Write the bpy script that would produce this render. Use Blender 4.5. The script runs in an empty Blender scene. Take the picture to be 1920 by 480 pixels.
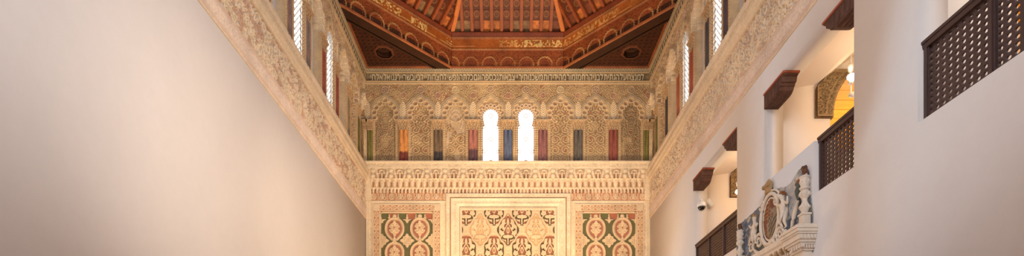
import bpy, bmesh, math, random
import numpy as np
from mathutils import Vector, Matrix

random.seed(7)
C = bpy.context.scene.collection
PI = math.pi
F = 1010.0            # focal length in pixels of the 1920 px frame
D = 18.0              # distance of the end wall
HX = 4.75             # half width of the hall
EYE = 1.6
S = D / F             # metres per pixel on the end wall
CX, CY = 952.0, 757.0


def ex(px): return (px - CX) * S
def ez(py): return EYE + (CY - py) * S


# ------------------------------------------------------------------ colours
def lin(c):
    r = []
    for v in c[:3]:
        v = v / 255.0
        r.append(v / 12.92 if v <= 0.04045 else ((v + 0.055) / 1.055) ** 2.4)
    return r


def L4(c): return (*lin(c), 1.0)


# ------------------------------------------------------------------ materials
def new_mat(name):
    m = bpy.data.materials.new(name)
    m.use_nodes = True
    nt = m.node_tree
    b = nt.nodes['Principled BSDF']
    return m, nt, b


def tint(nt, src, amt, scale, coord):
    """multiply src by a low noise mottling"""
    n = nt.nodes.new('ShaderNodeTexNoise')
    n.inputs['Scale'].default_value = scale
    n.inputs['Detail'].default_value = 6
    n.inputs['Roughness'].default_value = 0.6
    nt.links.new(coord, n.inputs['Vector'])
    mr = nt.nodes.new('ShaderNodeMapRange')
    mr.inputs['From Min'].default_value = 0.3
    mr.inputs['From Max'].default_value = 0.7
    mr.inputs['To Min'].default_value = 1 - amt
    mr.inputs['To Max'].default_value = 1 + amt * 0.5
    nt.links.new(n.outputs['Fac'], mr.inputs['Value'])
    v = nt.nodes.new('ShaderNodeVectorMath')
    v.operation = 'SCALE'
    nt.links.new(src, v.inputs[0])
    nt.links.new(mr.outputs['Result'], v.inputs['Scale'])
    return v.outputs['Vector']


def surf(name, col=None, rough=0.85, amt=0.12, scale=3.0, bump=0.004, bscale=60.0, grain=None, attr=False, metal=0.0, spec=0.3, amt2=0.0):
    m, nt, b = new_mat(name)
    tc = nt.nodes.new('ShaderNodeTexCoord')
    co = tc.outputs['Object']
    if grain:
        mp = nt.nodes.new('ShaderNodeMapping')
        mp.inputs['Scale'].default_value = grain
        nt.links.new(co, mp.inputs['Vector'])
        co = mp.outputs['Vector']
    if attr:
        a = nt.nodes.new('ShaderNodeAttribute')
        a.attribute_name = 'pig'
        src = a.outputs['Color']
    else:
        r = nt.nodes.new('ShaderNodeRGB')
        r.outputs[0].default_value = L4(col)
        src = r.outputs[0]
    s = tint(nt, src, amt, scale, co)
    if amt2:
        s = tint(nt, s, amt2, scale * 9, co)
    nt.links.new(s, b.inputs['Base Color'])
    b.inputs['Roughness'].default_value = rough
    b.inputs['Metallic'].default_value = metal
    b.inputs['Specular IOR Level'].default_value = spec
    if bump:
        n = nt.nodes.new('ShaderNodeTexNoise')
        n.inputs['Scale'].default_value = bscale
        n.inputs['Detail'].default_value = 5
        nt.links.new(co, n.inputs['Vector'])
        bp = nt.nodes.new('ShaderNodeBump')
        bp.inputs['Distance'].default_value = bump
        bp.inputs['Strength'].default_value = 0.8
        nt.links.new(n.outputs['Fac'], bp.inputs['Height'])
        nt.links.new(bp.outputs['Normal'], b.inputs['Normal'])
    return m


def emit(name, col, k):
    m, nt, b = new_mat(name)
    b.inputs['Base Color'].default_value = L4(col)
    b.inputs['Emission Color'].default_value = L4(col)
    b.inputs['Emission Strength'].default_value = k
    return m


M = dict(
    plaster=surf('white_plaster', (212, 206, 203), 0.9, 0.03, 0.8, 0.0015, 25, amt2=0.015),
    gplaster=surf('gallery_plaster', (236, 222, 208), 0.9, 0.03, 1.2, 0.0015, 25),
    stucco=surf('carved_stucco', attr=True, amt=0.18, scale=1.6, bump=0.004, bscale=45, amt2=0.12),
    wood=surf('painted_timber', attr=True, amt=0.35, scale=2.0, bump=0.003, bscale=40, rough=0.55, spec=0.35, amt2=0.25),
    rafter=surf('rafter_timber', (150, 70, 28), amt=0.4, scale=2.5, bump=0.004, rough=0.5, spec=0.4, amt2=0.25),
    rafter_pale=surf('pale_rafter_timber', (205, 112, 42), amt=0.25, scale=2.5, bump=0.004, rough=0.5, spec=0.4, amt2=0.2),
    beam=surf('dark_beam_timber', (66, 38, 20), amt=0.3, scale=3, bump=0.004, rough=0.6, amt2=0.2),
    rail=surf('dark_turned_wood', (66, 44, 40), amt=0.2, scale=6, bump=0.002, rough=0.45, spec=0.5, grain=(1, 1, 0.2)),
    console=surf('console_wood', (92, 62, 50), amt=0.35, scale=9, bump=0.012, bscale=22, rough=0.7, amt2=0.3),
    console_red=surf('red_painted_wood', (158, 84, 58), amt=0.2, scale=8, bump=0.003, rough=0.6),
    stone=surf('old_carved_stone', attr=True, amt=0.3, scale=4, bump=0.02, bscale=22, amt2=0.2),
    plank=surf('honey_plank', (222, 158, 48), amt=0.15, scale=3, bump=0.003, rough=0.45, grain=(0.3, 3, 3)),
    gap=surf('dark_gap_wood', (70, 44, 20), amt=0.1),
    marble=surf('cream_marble', (214, 200, 184), amt=0.10, scale=7, bump=0.004, bscale=40, rough=0.6, amt2=0.08),
    paintwall=surf('worn_fresco', attr=True, amt=0.18, scale=5, bump=0.004, bscale=30, rough=0.85, amt2=0.12),
    hair=surf('brown_paint', (140, 92, 58), amt=0.2, scale=20, bump=0.004),
    gold=surf('faded_gold_paint', (166, 134, 96), amt=0.2, scale=14, bump=0.003),
    umber=surf('umber_paint', (112, 74, 56), amt=0.35, scale=14, bump=0.006, amt2=0.3),
    floor=surf('terracotta_floor', (150, 105, 80), amt=0.2, scale=2, bump=0.002, rough=0.6),
    whiteplastic=surf('white_plastic', (232, 230, 226), 0.4, 0.02, 5, 0),
    greyplastic=surf('pale_grey_plastic', (206, 200, 190), 0.5, 0.02, 5, 0),
    blackglass=surf('black_dome_glass', (16, 15, 15), 0.12, 0.02, 5, 0, spec=0.6),
    bulb=emit('lamp_bulb', (255, 236, 200), 14),
    letter=surf('cream_letter', (226, 208, 170), amt=0.14, scale=9, bump=0.002),
    screen=surf('pierced_stucco_screen', (224, 214, 200), amt=0.06, scale=9, bump=0.003),
)


# ------------------------------------------------------------------ object helpers
def link(o, parent=None):
    C.objects.link(o)
    if parent: o.parent = parent
    return o


def empty(name, label, cat, loc=(0, 0, 0), group=None):
    o = bpy.data.objects.new(name, None)
    o.empty_display_size = 0.1
    o.location = loc
    C.objects.link(o)
    return tag(o, label, cat, group)


def tag(o, label, cat, group=None, kind=None):
    if label: o['label'] = label
    if cat: o['category'] = cat
    if group: o['group'] = group
    if kind: o['kind'] = kind
    return o


def struct(o):
    o['kind'] = 'structure'
    return o


def put(name, bm, mat, parent=None, smooth=False, at=None):
    """link a bmesh (world coordinates) as one object; under a parent it is moved to the parent's space"""
    bmesh.ops.recalc_face_normals(bm, faces=bm.faces)
    me = bpy.data.meshes.new(name)
    if parent is not None:
        bm.transform(Matrix.Translation(-Vector(parent.location)))
    elif at is not None:
        bm.transform(Matrix.Translation(-Vector(at)))
    bm.to_mesh(me); bm.free()
    if smooth:
        for p in me.polygons: p.use_smooth = True
    me.materials.append(mat)
    o = bpy.data.objects.new(name, me)
    if parent is None and at is not None: o.location = at
    return link(o, parent)


def box(bm, x0, x1, y0, y1, z0, z1, mat=None):
    vs = [bm.verts.new((x, y, z)) for x in (x0, x1) for y in (y0, y1) for z in (z0, z1)]
    for f in ((0, 1, 3, 2), (4, 6, 7, 5), (0, 4, 5, 1), (2, 3, 7, 6), (0, 2, 6, 4), (1, 5, 7, 3)):
        bm.faces.new([vs[i] for i in f])
    return vs


def obox(bm, o, a, b, c):
    """box from corner o with edge vectors a, b, c"""
    o, a, b, c = Vector(o), Vector(a), Vector(b), Vector(c)
    vs = [bm.verts.new(o + a * i + b * j + c * k) for i in (0, 1) for j in (0, 1) for k in (0, 1)]
    for f in ((0, 1, 3, 2), (4, 6, 7, 5), (0, 4, 5, 1), (2, 3, 7, 6), (0, 2, 6, 4), (1, 5, 7, 3)):
        bm.faces.new([vs[i] for i in f])


def prism(bm, poly, O, U, V, N, depth):
    """extrude a 2D polygon (u,v) along N by depth"""
    O, U, V, N = Vector(O), Vector(U), Vector(V), Vector(N)
    a = [bm.verts.new(O + U * u + V * v) for u, v in poly]
    b = [bm.verts.new(O + U * u + V * v + N * depth) for u, v in poly]
    bm.faces.new(a); bm.faces.new(b[::-1])
    n = len(poly)
    for i in range(n):
        bm.faces.new((a[i], a[(i + 1) % n], b[(i + 1) % n], b[i]))


def lathe(bm, prof, cx, cy, n=20, a0=0.0, a1=2 * PI, z0=0.0, sx=1, sy=1):
    """prof = [(r, z)...]"""
    full = abs(a1 - a0 - 2 * PI) < 1e-6
    rings = []
    k = n if full else n + 1
    for r, z in prof:
        r = max(r, 1e-4)
        rings.append([bm.verts.new((cx + sx * r * math.cos(a0 + (a1 - a0) * i / n), cy + sy * r * math.sin(a0 + (a1 - a0) * i / n), z0 + z)) for i in range(k)])
    for p, q in zip(rings, rings[1:]):
        for i in range(n if full else n):
            j = (i + 1) % k
            if not full and i == n: continue
            bm.faces.new((p[i], p[j], q[j], q[i]))
    if full:
        bm.faces.new(rings[0][::-1]); bm.faces.new(rings[-1])


def tube(bm, pts, r, n=8, closed=False):
    pts = [Vector(p) for p in pts]
    rs = r if isinstance(r, (list, tuple)) else [r] * len(pts)
    rings = []
    m = len(pts)
    for i, p in enumerate(pts):
        a = pts[i - 1] if (i > 0 or closed) else p
        b = pts[(i + 1) % m] if (i < m - 1 or closed) else p
        t = (b - a).normalized()
        up = Vector((0, 0, 1)) if abs(t.z) < 0.9 else Vector((1, 0, 0))
        s = t.cross(up).normalized(); w = s.cross(t)
        rings.append([bm.verts.new(p + (s * math.cos(2 * PI * k / n) + w * math.sin(2 * PI * k / n)) * rs[i]) for k in range(n)])
    seg = m if closed else m - 1
    for i in range(seg):
        p, q = rings[i], rings[(i + 1) % m]
        for k in range(n):
            bm.faces.new((p[k], p[(k + 1) % n], q[(k + 1) % n], q[k]))
    if not closed:
        bm.faces.new(rings[0][::-1]); bm.faces.new(rings[-1])


def ball(bm, c, r, sx=1, sy=1, sz=1, seg=12):
    res = bmesh.ops.create_uvsphere(bm, u_segments=seg, v_segments=max(6, seg * 2 // 3), radius=r)
    for v in res['verts']:
        v.co = Vector((v.co.x * sx + c[0], v.co.y * sy + c[1], v.co.z * sz + c[2]))


# ------------------------------------------------------------------ numpy mesh helpers
def mesh_np(name, verts, faces, mat, col=None, smooth=True, parent=None):
    me = bpy.data.meshes.new(name)
    nv, nf = len(verts), len(faces)
    me.vertices.add(nv)
    me.vertices.foreach_set('co', np.asarray(verts, dtype=np.float32).ravel())
    me.loops.add(nf * 4)
    me.loops.foreach_set('vertex_index', np.asarray(faces, dtype=np.int32).ravel())
    me.polygons.add(nf)
    me.polygons.foreach_set('loop_start', np.arange(0, nf * 4, 4, dtype=np.int32))
    me.polygons.foreach_set('loop_total', np.full(nf, 4, dtype=np.int32))
    if smooth: me.polygons.foreach_set('use_smooth', np.ones(nf, dtype=bool))
    me.update(calc_edges=True)
    if col is not None:
        a = me.color_attributes.new('pig', 'FLOAT_COLOR', 'POINT')
        cc = np.ones((nv, 4), dtype=np.float32)
        cc[:, :3] = col
        a.data.foreach_set('color', cc.ravel())
    me.materials.append(mat)
    o = bpy.data.objects.new(name, me)
    return link(o, parent)


def relief(name, O, U, V, N, u0, u1, v0, v1, du, dv, fn, mat, parent=None, skirt=0.1, su=1.0, sv=1.0, hs=1.0, smooth=True):
    """carved surface: fn(u,v) -> height (m along N), colour (...,3 sRGB 0-255), mask or None.
    u,v in the pattern's own units; su, sv metres per unit. Edges turn back by skirt."""
    nu = max(2, int(round((u1 - u0) / du)) + 1); nv = max(2, int(round((v1 - v0) / dv)) + 1)
    uu = np.linspace(u0, u1, nu); vv = np.linspace(v0, v1, nv)
    Ug, Vg = np.meshgrid(uu, vv)
    h, col, mask = fn(Ug, Vg)
    h = h * hs
    if skirt is not None:
        h = np.pad(h, 1, mode='edge'); Ug = np.pad(Ug, 1, mode='edge'); Vg = np.pad(Vg, 1, mode='edge')
        col = np.pad(col, ((1, 1), (1, 1), (0, 0)), mode='edge')
        h[0, :] = h[-1, :] = -skirt; h[:, 0] = h[:, -1] = -skirt
        if mask is not None: mask = np.pad(mask, 1, mode='edge')
        nu += 2; nv += 2
    O = np.array(O, float); U = np.array(U, float); V = np.array(V, float); N = np.array(N, float)
    if parent is not None: O = O - np.array(parent.location)
    P = O + (Ug * su)[..., None] * U + (Vg * sv)[..., None] * V + h[..., None] * N
    idx = np.arange(nu * nv).reshape(nv, nu)
    fc = np.stack([idx[:-1, :-1], idx[:-1, 1:], idx[1:, 1:], idx[1:, :-1]], -1).reshape(-1, 4)
    if np.dot(np.cross(U * np.sign(su), V * np.sign(sv)), N) < 0: fc = fc[:, ::-1]
    if mask is not None:
        m = (mask[:-1, :-1] & mask[:-1, 1:] & mask[1:, 1:] & mask[1:, :-1]).ravel()
        fc = fc[m]
    c = np.clip(col, 0, 255) / 255.0
    c = np.where(c <= 0.04045, c / 12.92, ((c + 0.055) / 1.055) ** 2.4).reshape(-1, 3)
    P = P.reshape(-1, 3)
    used = np.unique(fc)
    remap = np.full(nu * nv, -1); remap[used] = np.arange(len(used))
    return mesh_np(name, P[used], remap[fc], mat, c[used], smooth, parent)


def plate(name, O, U, V, N, us, vs, solid, depth, mat, parent=None):
    """solid[j,i] cells of the grid us x vs extruded by depth along N with clean side faces"""
    us = np.array(us, float); vs = np.array(vs, float)
    O = np.array(O, float); U = np.array(U, float); V = np.array(V, float); N = np.array(N, float)
    if parent is not None: O = O - np.array(parent.location)
    nu, nv = len(us), len(vs)
    Ug, Vg = np.meshgrid(us, vs)
    P0 = O + Ug[..., None] * U + Vg[..., None] * V
    P = np.concatenate([P0.reshape(-1, 3), (P0 + depth * N).reshape(-1, 3)])
    K = nu * nv
    idx = np.arange(K).reshape(nv, nu)
    fs = []
    j, i = np.nonzero(solid)
    q = np.stack([idx[j, i], idx[j, i + 1], idx[j + 1, i + 1], idx[j + 1, i]], -1)
    fs.append(q[:, ::-1]); fs.append(q + K)
    pad = np.pad(solid, 1)
    for dj, di, a, b in ((-1, 0, (0, 0), (0, 1)), (1, 0, (1, 1), (1, 0)), (0, -1, (1, 0), (0, 0)), (0, 1, (0, 1), (1, 1))):
        nb = pad[1 + dj:1 + dj + solid.shape[0], 1 + di:1 + di + solid.shape[1]]
        j, i = np.nonzero(solid & ~nb)
        A = idx[j + a[0], i + a[1]]; B = idx[j + b[0], i + b[1]]
        fs.append(np.stack([A, B, B + K, A + K], -1))
    fc = np.concatenate(fs)
    if np.dot(np.cross(U, V), N) < 0: fc = fc[:, ::-1]
    used = np.unique(fc)
    remap = np.full(2 * K, -1); remap[used] = np.arange(len(used))
    return mesh_np(name, P[used], remap[fc], mat, None, False, parent)


def wall_grid(name, O, U, V, N, u0, u1, v0, v1, holes, depth, mat, parent=None):
    us = sorted({u0, u1, *[h[0] for h in holes], *[h[1] for h in holes]})
    vs = sorted({v0, v1, *[h[2] for h in holes], *[h[3] for h in holes]})
    us = [u for u in us if u0 <= u <= u1]; vs = [v for v in vs if v0 <= v <= v1]
    s = np.ones((len(vs) - 1, len(us) - 1), bool)
    for j in range(len(vs) - 1):
        for i in range(len(us) - 1):
            cu, cv = (us[i] + us[i + 1]) / 2, (vs[j] + vs[j + 1]) / 2
            if any(a < cu < b and c < cv < d for a, b, c, d in holes): s[j, i] = False
    return plate(name, O, U, V, N, us, vs, s, depth, mat, parent)


# ------------------------------------------------------------------ pattern library
def sm(a, b, x):
    t = np.clip((x - a) / (b - a), 0, 1)
    return t * t * (3 - 2 * t)


def hsh(i, j, s):
    v = np.sin(i * 127.1 + j * 311.7 + s * 74.7) * 43758.5453
    return v - np.floor(v)


def noise(x, y, s=0.0):
    i, j = np.floor(x), np.floor(y)
    fx, fy = x - i, y - j
    fx = fx * fx * (3 - 2 * fx); fy = fy * fy * (3 - 2 * fy)
    return (hsh(i, j, s) * (1 - fx) + hsh(i + 1, j, s) * fx) * (1 - fy) + (hsh(i, j + 1, s) * (1 - fx) + hsh(i + 1, j + 1, s) * fx) * fy


def fbm(x, y, s=0.0):
    return 0.55 * noise(x, y, s) + 0.3 * noise(x * 2.1, y * 2.1, s + 3) + 0.15 * noise(x * 4.3, y * 4.3, s + 7)


def scroll(u, v, P, w, drop=0.5, th=0.15):
    """mirrored spiral tendrils in a grid of cells P; returns 0..1"""
    ci = np.floor(u / P)
    vv = v + (ci % 2) * P * drop
    cj = np.floor(vv / P)
    x = u - (ci + 0.5) * P; y = vv - (cj + 0.5) * P
    s = np.where((ci + cj) % 2 == 0, 1.0, -1.0)
    rho = np.hypot(x, y); th_ = np.arctan2(y, x * s)
    c = np.cos(2 * PI * rho / w - th_)
    leaf = np.cos(5 * th_ + rho * 4 / w) * sm(0.25 * P, 0.5 * P, rho)
    return np.clip(sm(th - 0.5, th + 0.55, c + 0.55 * leaf), 0, 1)


def arab(u, v, p, s=0.0):
    """interlaced foliage, mottled"""
    a = 2 * PI / p
    x = u + 0.3 * p * np.sin(a * v * 0.55 + s); y = v + 0.3 * p * np.sin(a * u * 0.6 + s * 1.7)
    r = np.sin(a * x + 1.5 * np.sin(a * 0.5 * y + s)); q = np.sin(a * y + 1.7 * np.sin(a * 0.5 * x + 2 * s))
    return np.clip(np.maximum(sm(0.0, 0.45, r * q), 0.9 * sm(0.62, 0.92, 1 - np.abs(r + 0.5 * q))), 0, 1)


def mixc(a, b, t):
    t = np.clip(t, 0, 1)[..., None]
    return a * (1 - t) + np.asarray(b, float) * t


def flat(u, c):
    return np.broadcast_to(np.asarray(c, float), u.shape + (3,)).copy()


def ridge(d, w):
    """rounded ridge of half width w around d = 0"""
    return np.sqrt(np.clip(1 - (d / w) ** 2, 0, 1))


# colours of stucco
CREAM = (232, 208, 172)
BUFF = (210, 178, 134)
PCREAM = (222, 192, 152)
OCHRE = (186, 154, 112)
GREYB = (150, 134, 112)
RED = (160, 86, 62)
GREEN = (88, 92, 54)
DARK = (84, 66, 48)

LOBES = [math.radians(a) for a in (-106, -80, -53, -26.5, 0, 26.5, 53, 80, 106)]


def rosette(u, v, cx, cy, r, h, col, petals, tone, base):
    x, y = u - cx, v - cy
    d = np.hypot(x, y); t = np.arctan2(y, x)
    inside = d < r + 1.2
    ring_ = ridge(d - r, 1.1)
    pet = sm(-0.3, 0.5, np.cos(petals * t)) * sm(1.0, 2.0, d) * sm(r - 1.2, r - 2.2, d)
    cen = ridge(d, 1.6)
    hh = -0.012 + 0.034 * ring_ + 0.026 * pet + 0.03 * cen
    h = np.where(inside, hh, h)
    c = mixc(flat(u, tone), CREAM, pet * 0.8 + ring_ * 0.7 + cen * 0.4)
    col = np.where(inside[..., None], c, col)
    return h, col


def make_bay(kind, seed, left_edge=33.0, right_edge=33.0, deep=1.0, inkind=0, worn=0.0, tone=0.0):
    """one arcade bay, u from its axis in px units, v = px row (155 top .. 306 sill)"""
    def fn(u, v):
        au = np.abs(u)
        # spandrel ground
        sp = scroll(u + 100 * seed, v, 8.2, 3.1)
        sp = 0.55 * sp + 0.45 * arab(u, v, 5.2, seed)
        h = -0.018 + 0.034 * sp
        col = mixc(flat(u, (158, 124, 82)), BUFF, 0.15 + 0.85 * sp)
        n = fbm(u / 9 + seed * 9, v / 9, 2.0)
        spot = sm(0.64, 0.72, noise(u / 3.1 + seed * 5, v / 3.1, 5.0)) * sm(0.5, 0.6, n)
        col = mixc(col, RED, 0.55 * spot * (v < 215))
        # lobes
        dm = np.full(u.shape, 1e9)
        best = np.zeros(u.shape)
        for i, a in enumerate(LOBES):
            R = 21.0 + 5.2 * math.exp(-(a / 0.42) ** 2)
            cx, cy = R * math.sin(a), 214 - R * math.cos(a)
            d = np.hypot(u - cx, v - cy)
            best = np.where(d < dm, i, best)
            dm = np.minimum(dm, d)
        phi = np.arctan2(u, 214 - v)
        R0 = 21.0 + 5.2 * np.exp(-(phi / 0.42) ** 2)
        rho = np.hypot(u, v - 214)
        upper = v < 227
        inner = (upper & (rho < R0)) | (~upper & (au < 20.0))
        inlobe = upper & (dm < 6.2)
        # outer mouldings that follow the lobes
        out = upper & ~inner & ~inlobe
        moul = ridge(dm - 8.0, 1.2) * out
        band = (dm > 6.2) & (dm < 11.0) & out
        h = np.where(band, 0.004 + 0.02 * moul, h)
        h = np.where(out & (dm >= 10.2) & (dm < 12.2), 0.024 * ridge(dm - 11.2, 1.0) + 0.002, h)
        col = np.where(band[..., None], mixc(flat(u, GREYB), BUFF, 0.3 + 0.5 * moul), col)
        # niche ground
        if kind == 'plain':
            hi = np.full(u.shape, -0.055 * deep)
            ci = flat(u, (226, 200, 160))
            ci = mixc(ci, GREYB, 0.3 * sm(0.5, 0.75, fbm(u / 12 + seed, v / 20, 8.0)))
        else:
            s1 = scroll(au, v - 4, 19.0, 4.3, 0.0)
            s2 = arab(au, v, 4.8, 1.0 + inkind)
            ptn = 0.65 * s1 + 0.35 * s2
            if inkind == 1:
                ptn = 0.45 * scroll(au + 5, v, 12.0, 3.6) + 0.55 * s2
            ptn = ptn * (1 - worn * sm(0.45, 0.6, fbm(u / 16 + seed, v / 22, 3.0)))
            hi = (-0.058 + 0.036 * ptn) * 1.0
            # inner pointed band of buds following the arch head
            og = np.hypot(au * 1.15, (v - 226) * .72) + 0.0
            ogr = ridge(og - 15.0, 1.1) * (v < 240) + ridge(og - 9.5, .9) * (v < 236)
            fr_ = ridge(au - 14.5, .8) * (v >= 240)
            ptn = np.maximum(ptn, np.maximum(ogr, fr_))
            ci = mixc(flat(u, (146, 112, 76)), BUFF, 0.1 + 0.9 * ptn)
            if inkind == 1: ci = ci * .9
            # painted buds
            bx = np.minimum(np.hypot(au - 9, ((v - 6) % 24) - 12), np.hypot(au, ((v + 8) % 30) - 15))
            bud = sm(2.2, 1.3, bx)
            hh = hsh(np.floor(u / 9), np.floor(v / 12), seed)
            ci = mixc(ci, RED, bud * (hh > 0.3) * 0.8)
            ci = mixc(ci, GREEN, bud * (hh <= 0.3) * 0.7)
            ci = mixc(ci, CREAM, worn * sm(0.45, 0.6, fbm(u / 16 + seed, v / 22, 3.0)) * 0.6)
        h = np.where(inner, hi, h)
        col = np.where(inner[..., None], ci, col)
        # the lobes themselves: cups with a rim and a painted bud
        rim = ridge(dm - 5.0, 1.3)
        cup = (dm < 3.9)
        hl = 0.002 + 0.020 * rim - 0.026 * sm(3.9, 2.0, dm) + 0.016 * ridge(dm, 1.7)
        cl = mixc(flat(u, (188, 156, 116)), (222, 194, 152), rim * .8)
        cl = mixc(cl, RED if seed % 2 < 1 else (140, 96, 70), sm(2.2, 1.0, dm) * 0.6)
        if kind == 'plain':
            hl = 0.02 + 0.02 * rim; cl = mixc(flat(u, BUFF), CREAM, 0.4 + 0.6 * rim)
        h = np.where(inlobe, hl, h); col = np.where(inlobe[..., None], cl, col)
        # inner beaded moulding below the lobes
        if kind != 'window':
            dd = R0 - rho
            im = upper & (dd > 6.0) & (dd < 8.2) & (kind != 'plain')
            h = np.where(im, -0.02 + 0.012 * ridge(dd - 7.1, 1.1), h)
        # strips next to the shafts
        st = (~upper) & (au >= 18.5) & (au < 24.5)
        bd = ridge((v % 4.2) - 2.1, 1.7) * ridge(au - 21.3, 1.6)
        h = np.where(st, -0.012 + 0.018 * np.maximum(bd, ridge(au - 24.0, 0.7)), h)
        col = np.where(st[..., None], mixc(flat(u, OCHRE), BUFF, bd), col)
        bk = (~upper) & (au >= 24.5)
        h = np.where(bk, -0.04 if deep == 1.0 else -0.12, h)
        # rosettes
        h, col = rosette(u, v, 0, 168.5, 6.2, h, col, 8 if seed % 2 < 1 else 6, (150, 110, 80) if seed % 3 else (190, 160, 110), None)
        for sx in (-33.0, 33.0):
            h, col = rosette(u, v, sx, 179.0, 5.4, h, col, 8, (150, 92, 66), None)
            # palmette between arch shoulders
            x = u - sx
            pm = (np.abs(x) < 5.5 * sm(186, 200, v) * sm(228, 214, v)) & (v > 186) & upper
            h = np.where(pm, 0.012 + 0.012 * np.cos((v + np.abs(x)) * 1.5), h)
            col = np.where(pm[..., None], mixc(flat(u, BUFF), CREAM, 0.5 + 0.5 * np.cos((v + np.abs(x)) * 1.5)), col)
        # top border
        tb = v < 158.5
        h = np.where(tb, 0.012 + 0.014 * ridge(v - 156.8, 1.4), h)
        col = np.where(tb[..., None], flat(u, BUFF), col)
        # bands of wear: paler patches
        wv = sm(0.55, 0.7, fbm(u / 26 + seed * 3, v / 26, 11.0))
        col = mixc(col, (214, 182, 132), 0.5 * wv)
        if tone: col = mixc(col, (226, 202, 170), tone)
        if deep > 1.0:
            h = np.where(inner & (upper | (au < 18.5)), (-0.035 if kind == 'window' else h - 0.055 * (deep - 1)), h)
            h = np.where(inlobe & ~inner, h + 0.012 * (deep - 1), h)
        mask = None
        if kind == 'window':
            hw_ = 13.4 - 1.6 * sm(222, 233, v) + 2.4 * sm(235, 239, v)
            hole = (np.hypot(u, v - 218.5) < 13.4 + 0.8 * np.cos(np.arctan2(u, v - 218.5) * 20)) | ((v >= 218) & (v < 306.5) & (au < hw_ - 0.7 * (np.cos(v * 1.6) > 0.3)))
            if deep > 1.0: hole = ((np.hypot(u, (v - 222) * .55) < 14.2) & (v < 223)) | ((v >= 222) & (v < 306.5) & (au < 14.2))
            mask = ~hole
            ringb = (~hole) & inner
            wd = np.where(v < 219, np.hypot(u, v - 218.5) - 13.4, au - hw_)
            dots_ = ridge(np.hypot(wd - 3.0, np.where(v < 219, (np.arctan2(u, 218.5 - v) * 16.4) % 4.2 - 2.1, v % 4.2 - 2.1)), 1.6)
            h = np.where(ringb, -0.03 + 0.02 * dots_ + .012 * ridge(wd - 5.6, .7), h)
            col = np.where(ringb[..., None], mixc(flat(u, (180, 146, 108)), CREAM, dots_), col)
            pv = np.arctan2(u, 218.5 - v); rr_ = np.hypot(u, v - 218.5)
            cup = np.hypot(rr_ - 21.5, ((pv * 21.5 + 3.6) % 7.2) - 3.6)
            up_ = ringb & (v < 224) & (rr_ > 17.6)
            h = np.where(up_, -.02 + .02 * ridge(cup - 3.0, .9) + .012 * ridge(cup, 1.3), h)
            col = np.where(up_[..., None], mixc(mixc(flat(u, (184, 150, 110)), CREAM, ridge(cup - 3.0, .9)), (156, 96, 78), .6 * sm(2.0, 1.0, cup)), col)
        return h, col, mask
    return fn


# ================================================================== THE SHELL
X_, Y_, Z_ = (1, 0, 0), (0, 1, 0), (0, 0, 1)
BACK = -5.0
ZTOP = 12.77
ZSILL = ez(306)

bm = bmesh.new(); box(bm, -HX - .4, 9.0, BACK - .3, D + .5, -0.2, 0.0)
struct(put('floor', bm, M['floor']))

# side bays: column axes along Y
COLS = [17.2 - 1.09 * k for k in range(9)]           # 17.2 ... 8.48
BAYW = 1.09
side_bays = [(COLS[k] + COLS[k + 1]) / 2 for k in range(8)]
side_kind = ['orn', 'plain', 'window', 'plain', 'window', 'plain', 'window', 'plain']
WZ0, WZ1 = ZSILL, ez(205)

# left wall
struct(wall_grid('wall_left', (-HX, 0, 0), Y_, Z_, (-1, 0, 0), BACK, D + .3, 0.0, ZSILL, [], 0.35, M['plaster']))
holes = [(c - 0.27, c + 0.85, ZSILL + 0.01, ez(191)) for c, k in zip(side_bays, side_kind) if k == 'window']
for side, sx in (('left', -1), ('right', 1)):
    struct(wall_grid('wall_%s_upper' % side, (sx * (HX + 0.2), 0, 0), Y_, Z_, (sx, 0, 0), BACK, D + .3, ZSILL, 14.2, holes, 0.06, M['plaster']))
# right wall with its gallery openings
OZ0, OZ1 = 4.85, 7.33
openA, openB, openC = (3.64, 6.24), (7.39, 9.97), (11.16, 13.78)
holes = [(openA[0], openA[1], OZ0, OZ1), (openB[0], openB[1], 5.67, OZ1), (openB[0], 8.34, OZ0, 5.67), (openC[0], openC[1], OZ0, OZ1)]
struct(wall_grid('wall_right', (HX, 0, 0), Y_, Z_, (1, 0, 0), BACK, D + .3, 0.0, ZSILL, holes, 0.35, M['plaster']))
# end wall
ewin = [920.0, 986.0]
holes = [(ex(c - 17), ex(c + 17), ez(306.5), ez(194)) for c in ewin]
struct(wall_grid('wall_end', (0, D + 0.13, 0), X_, Z_, (0, 1, 0), -HX - .4, HX + .4, 0.0, 14.2, holes, 0.2, M['plaster']))
# back wall with a tall window, behind the camera
struct(wall_grid('wall_back', (0, BACK, 0), X_, Z_, (0, -1, 0), -HX - .4, HX + .4, 0.0, 16.5, [(-1.6, 1.6, 8.5, 11.5)], 0.3, M['plaster']))

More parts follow.
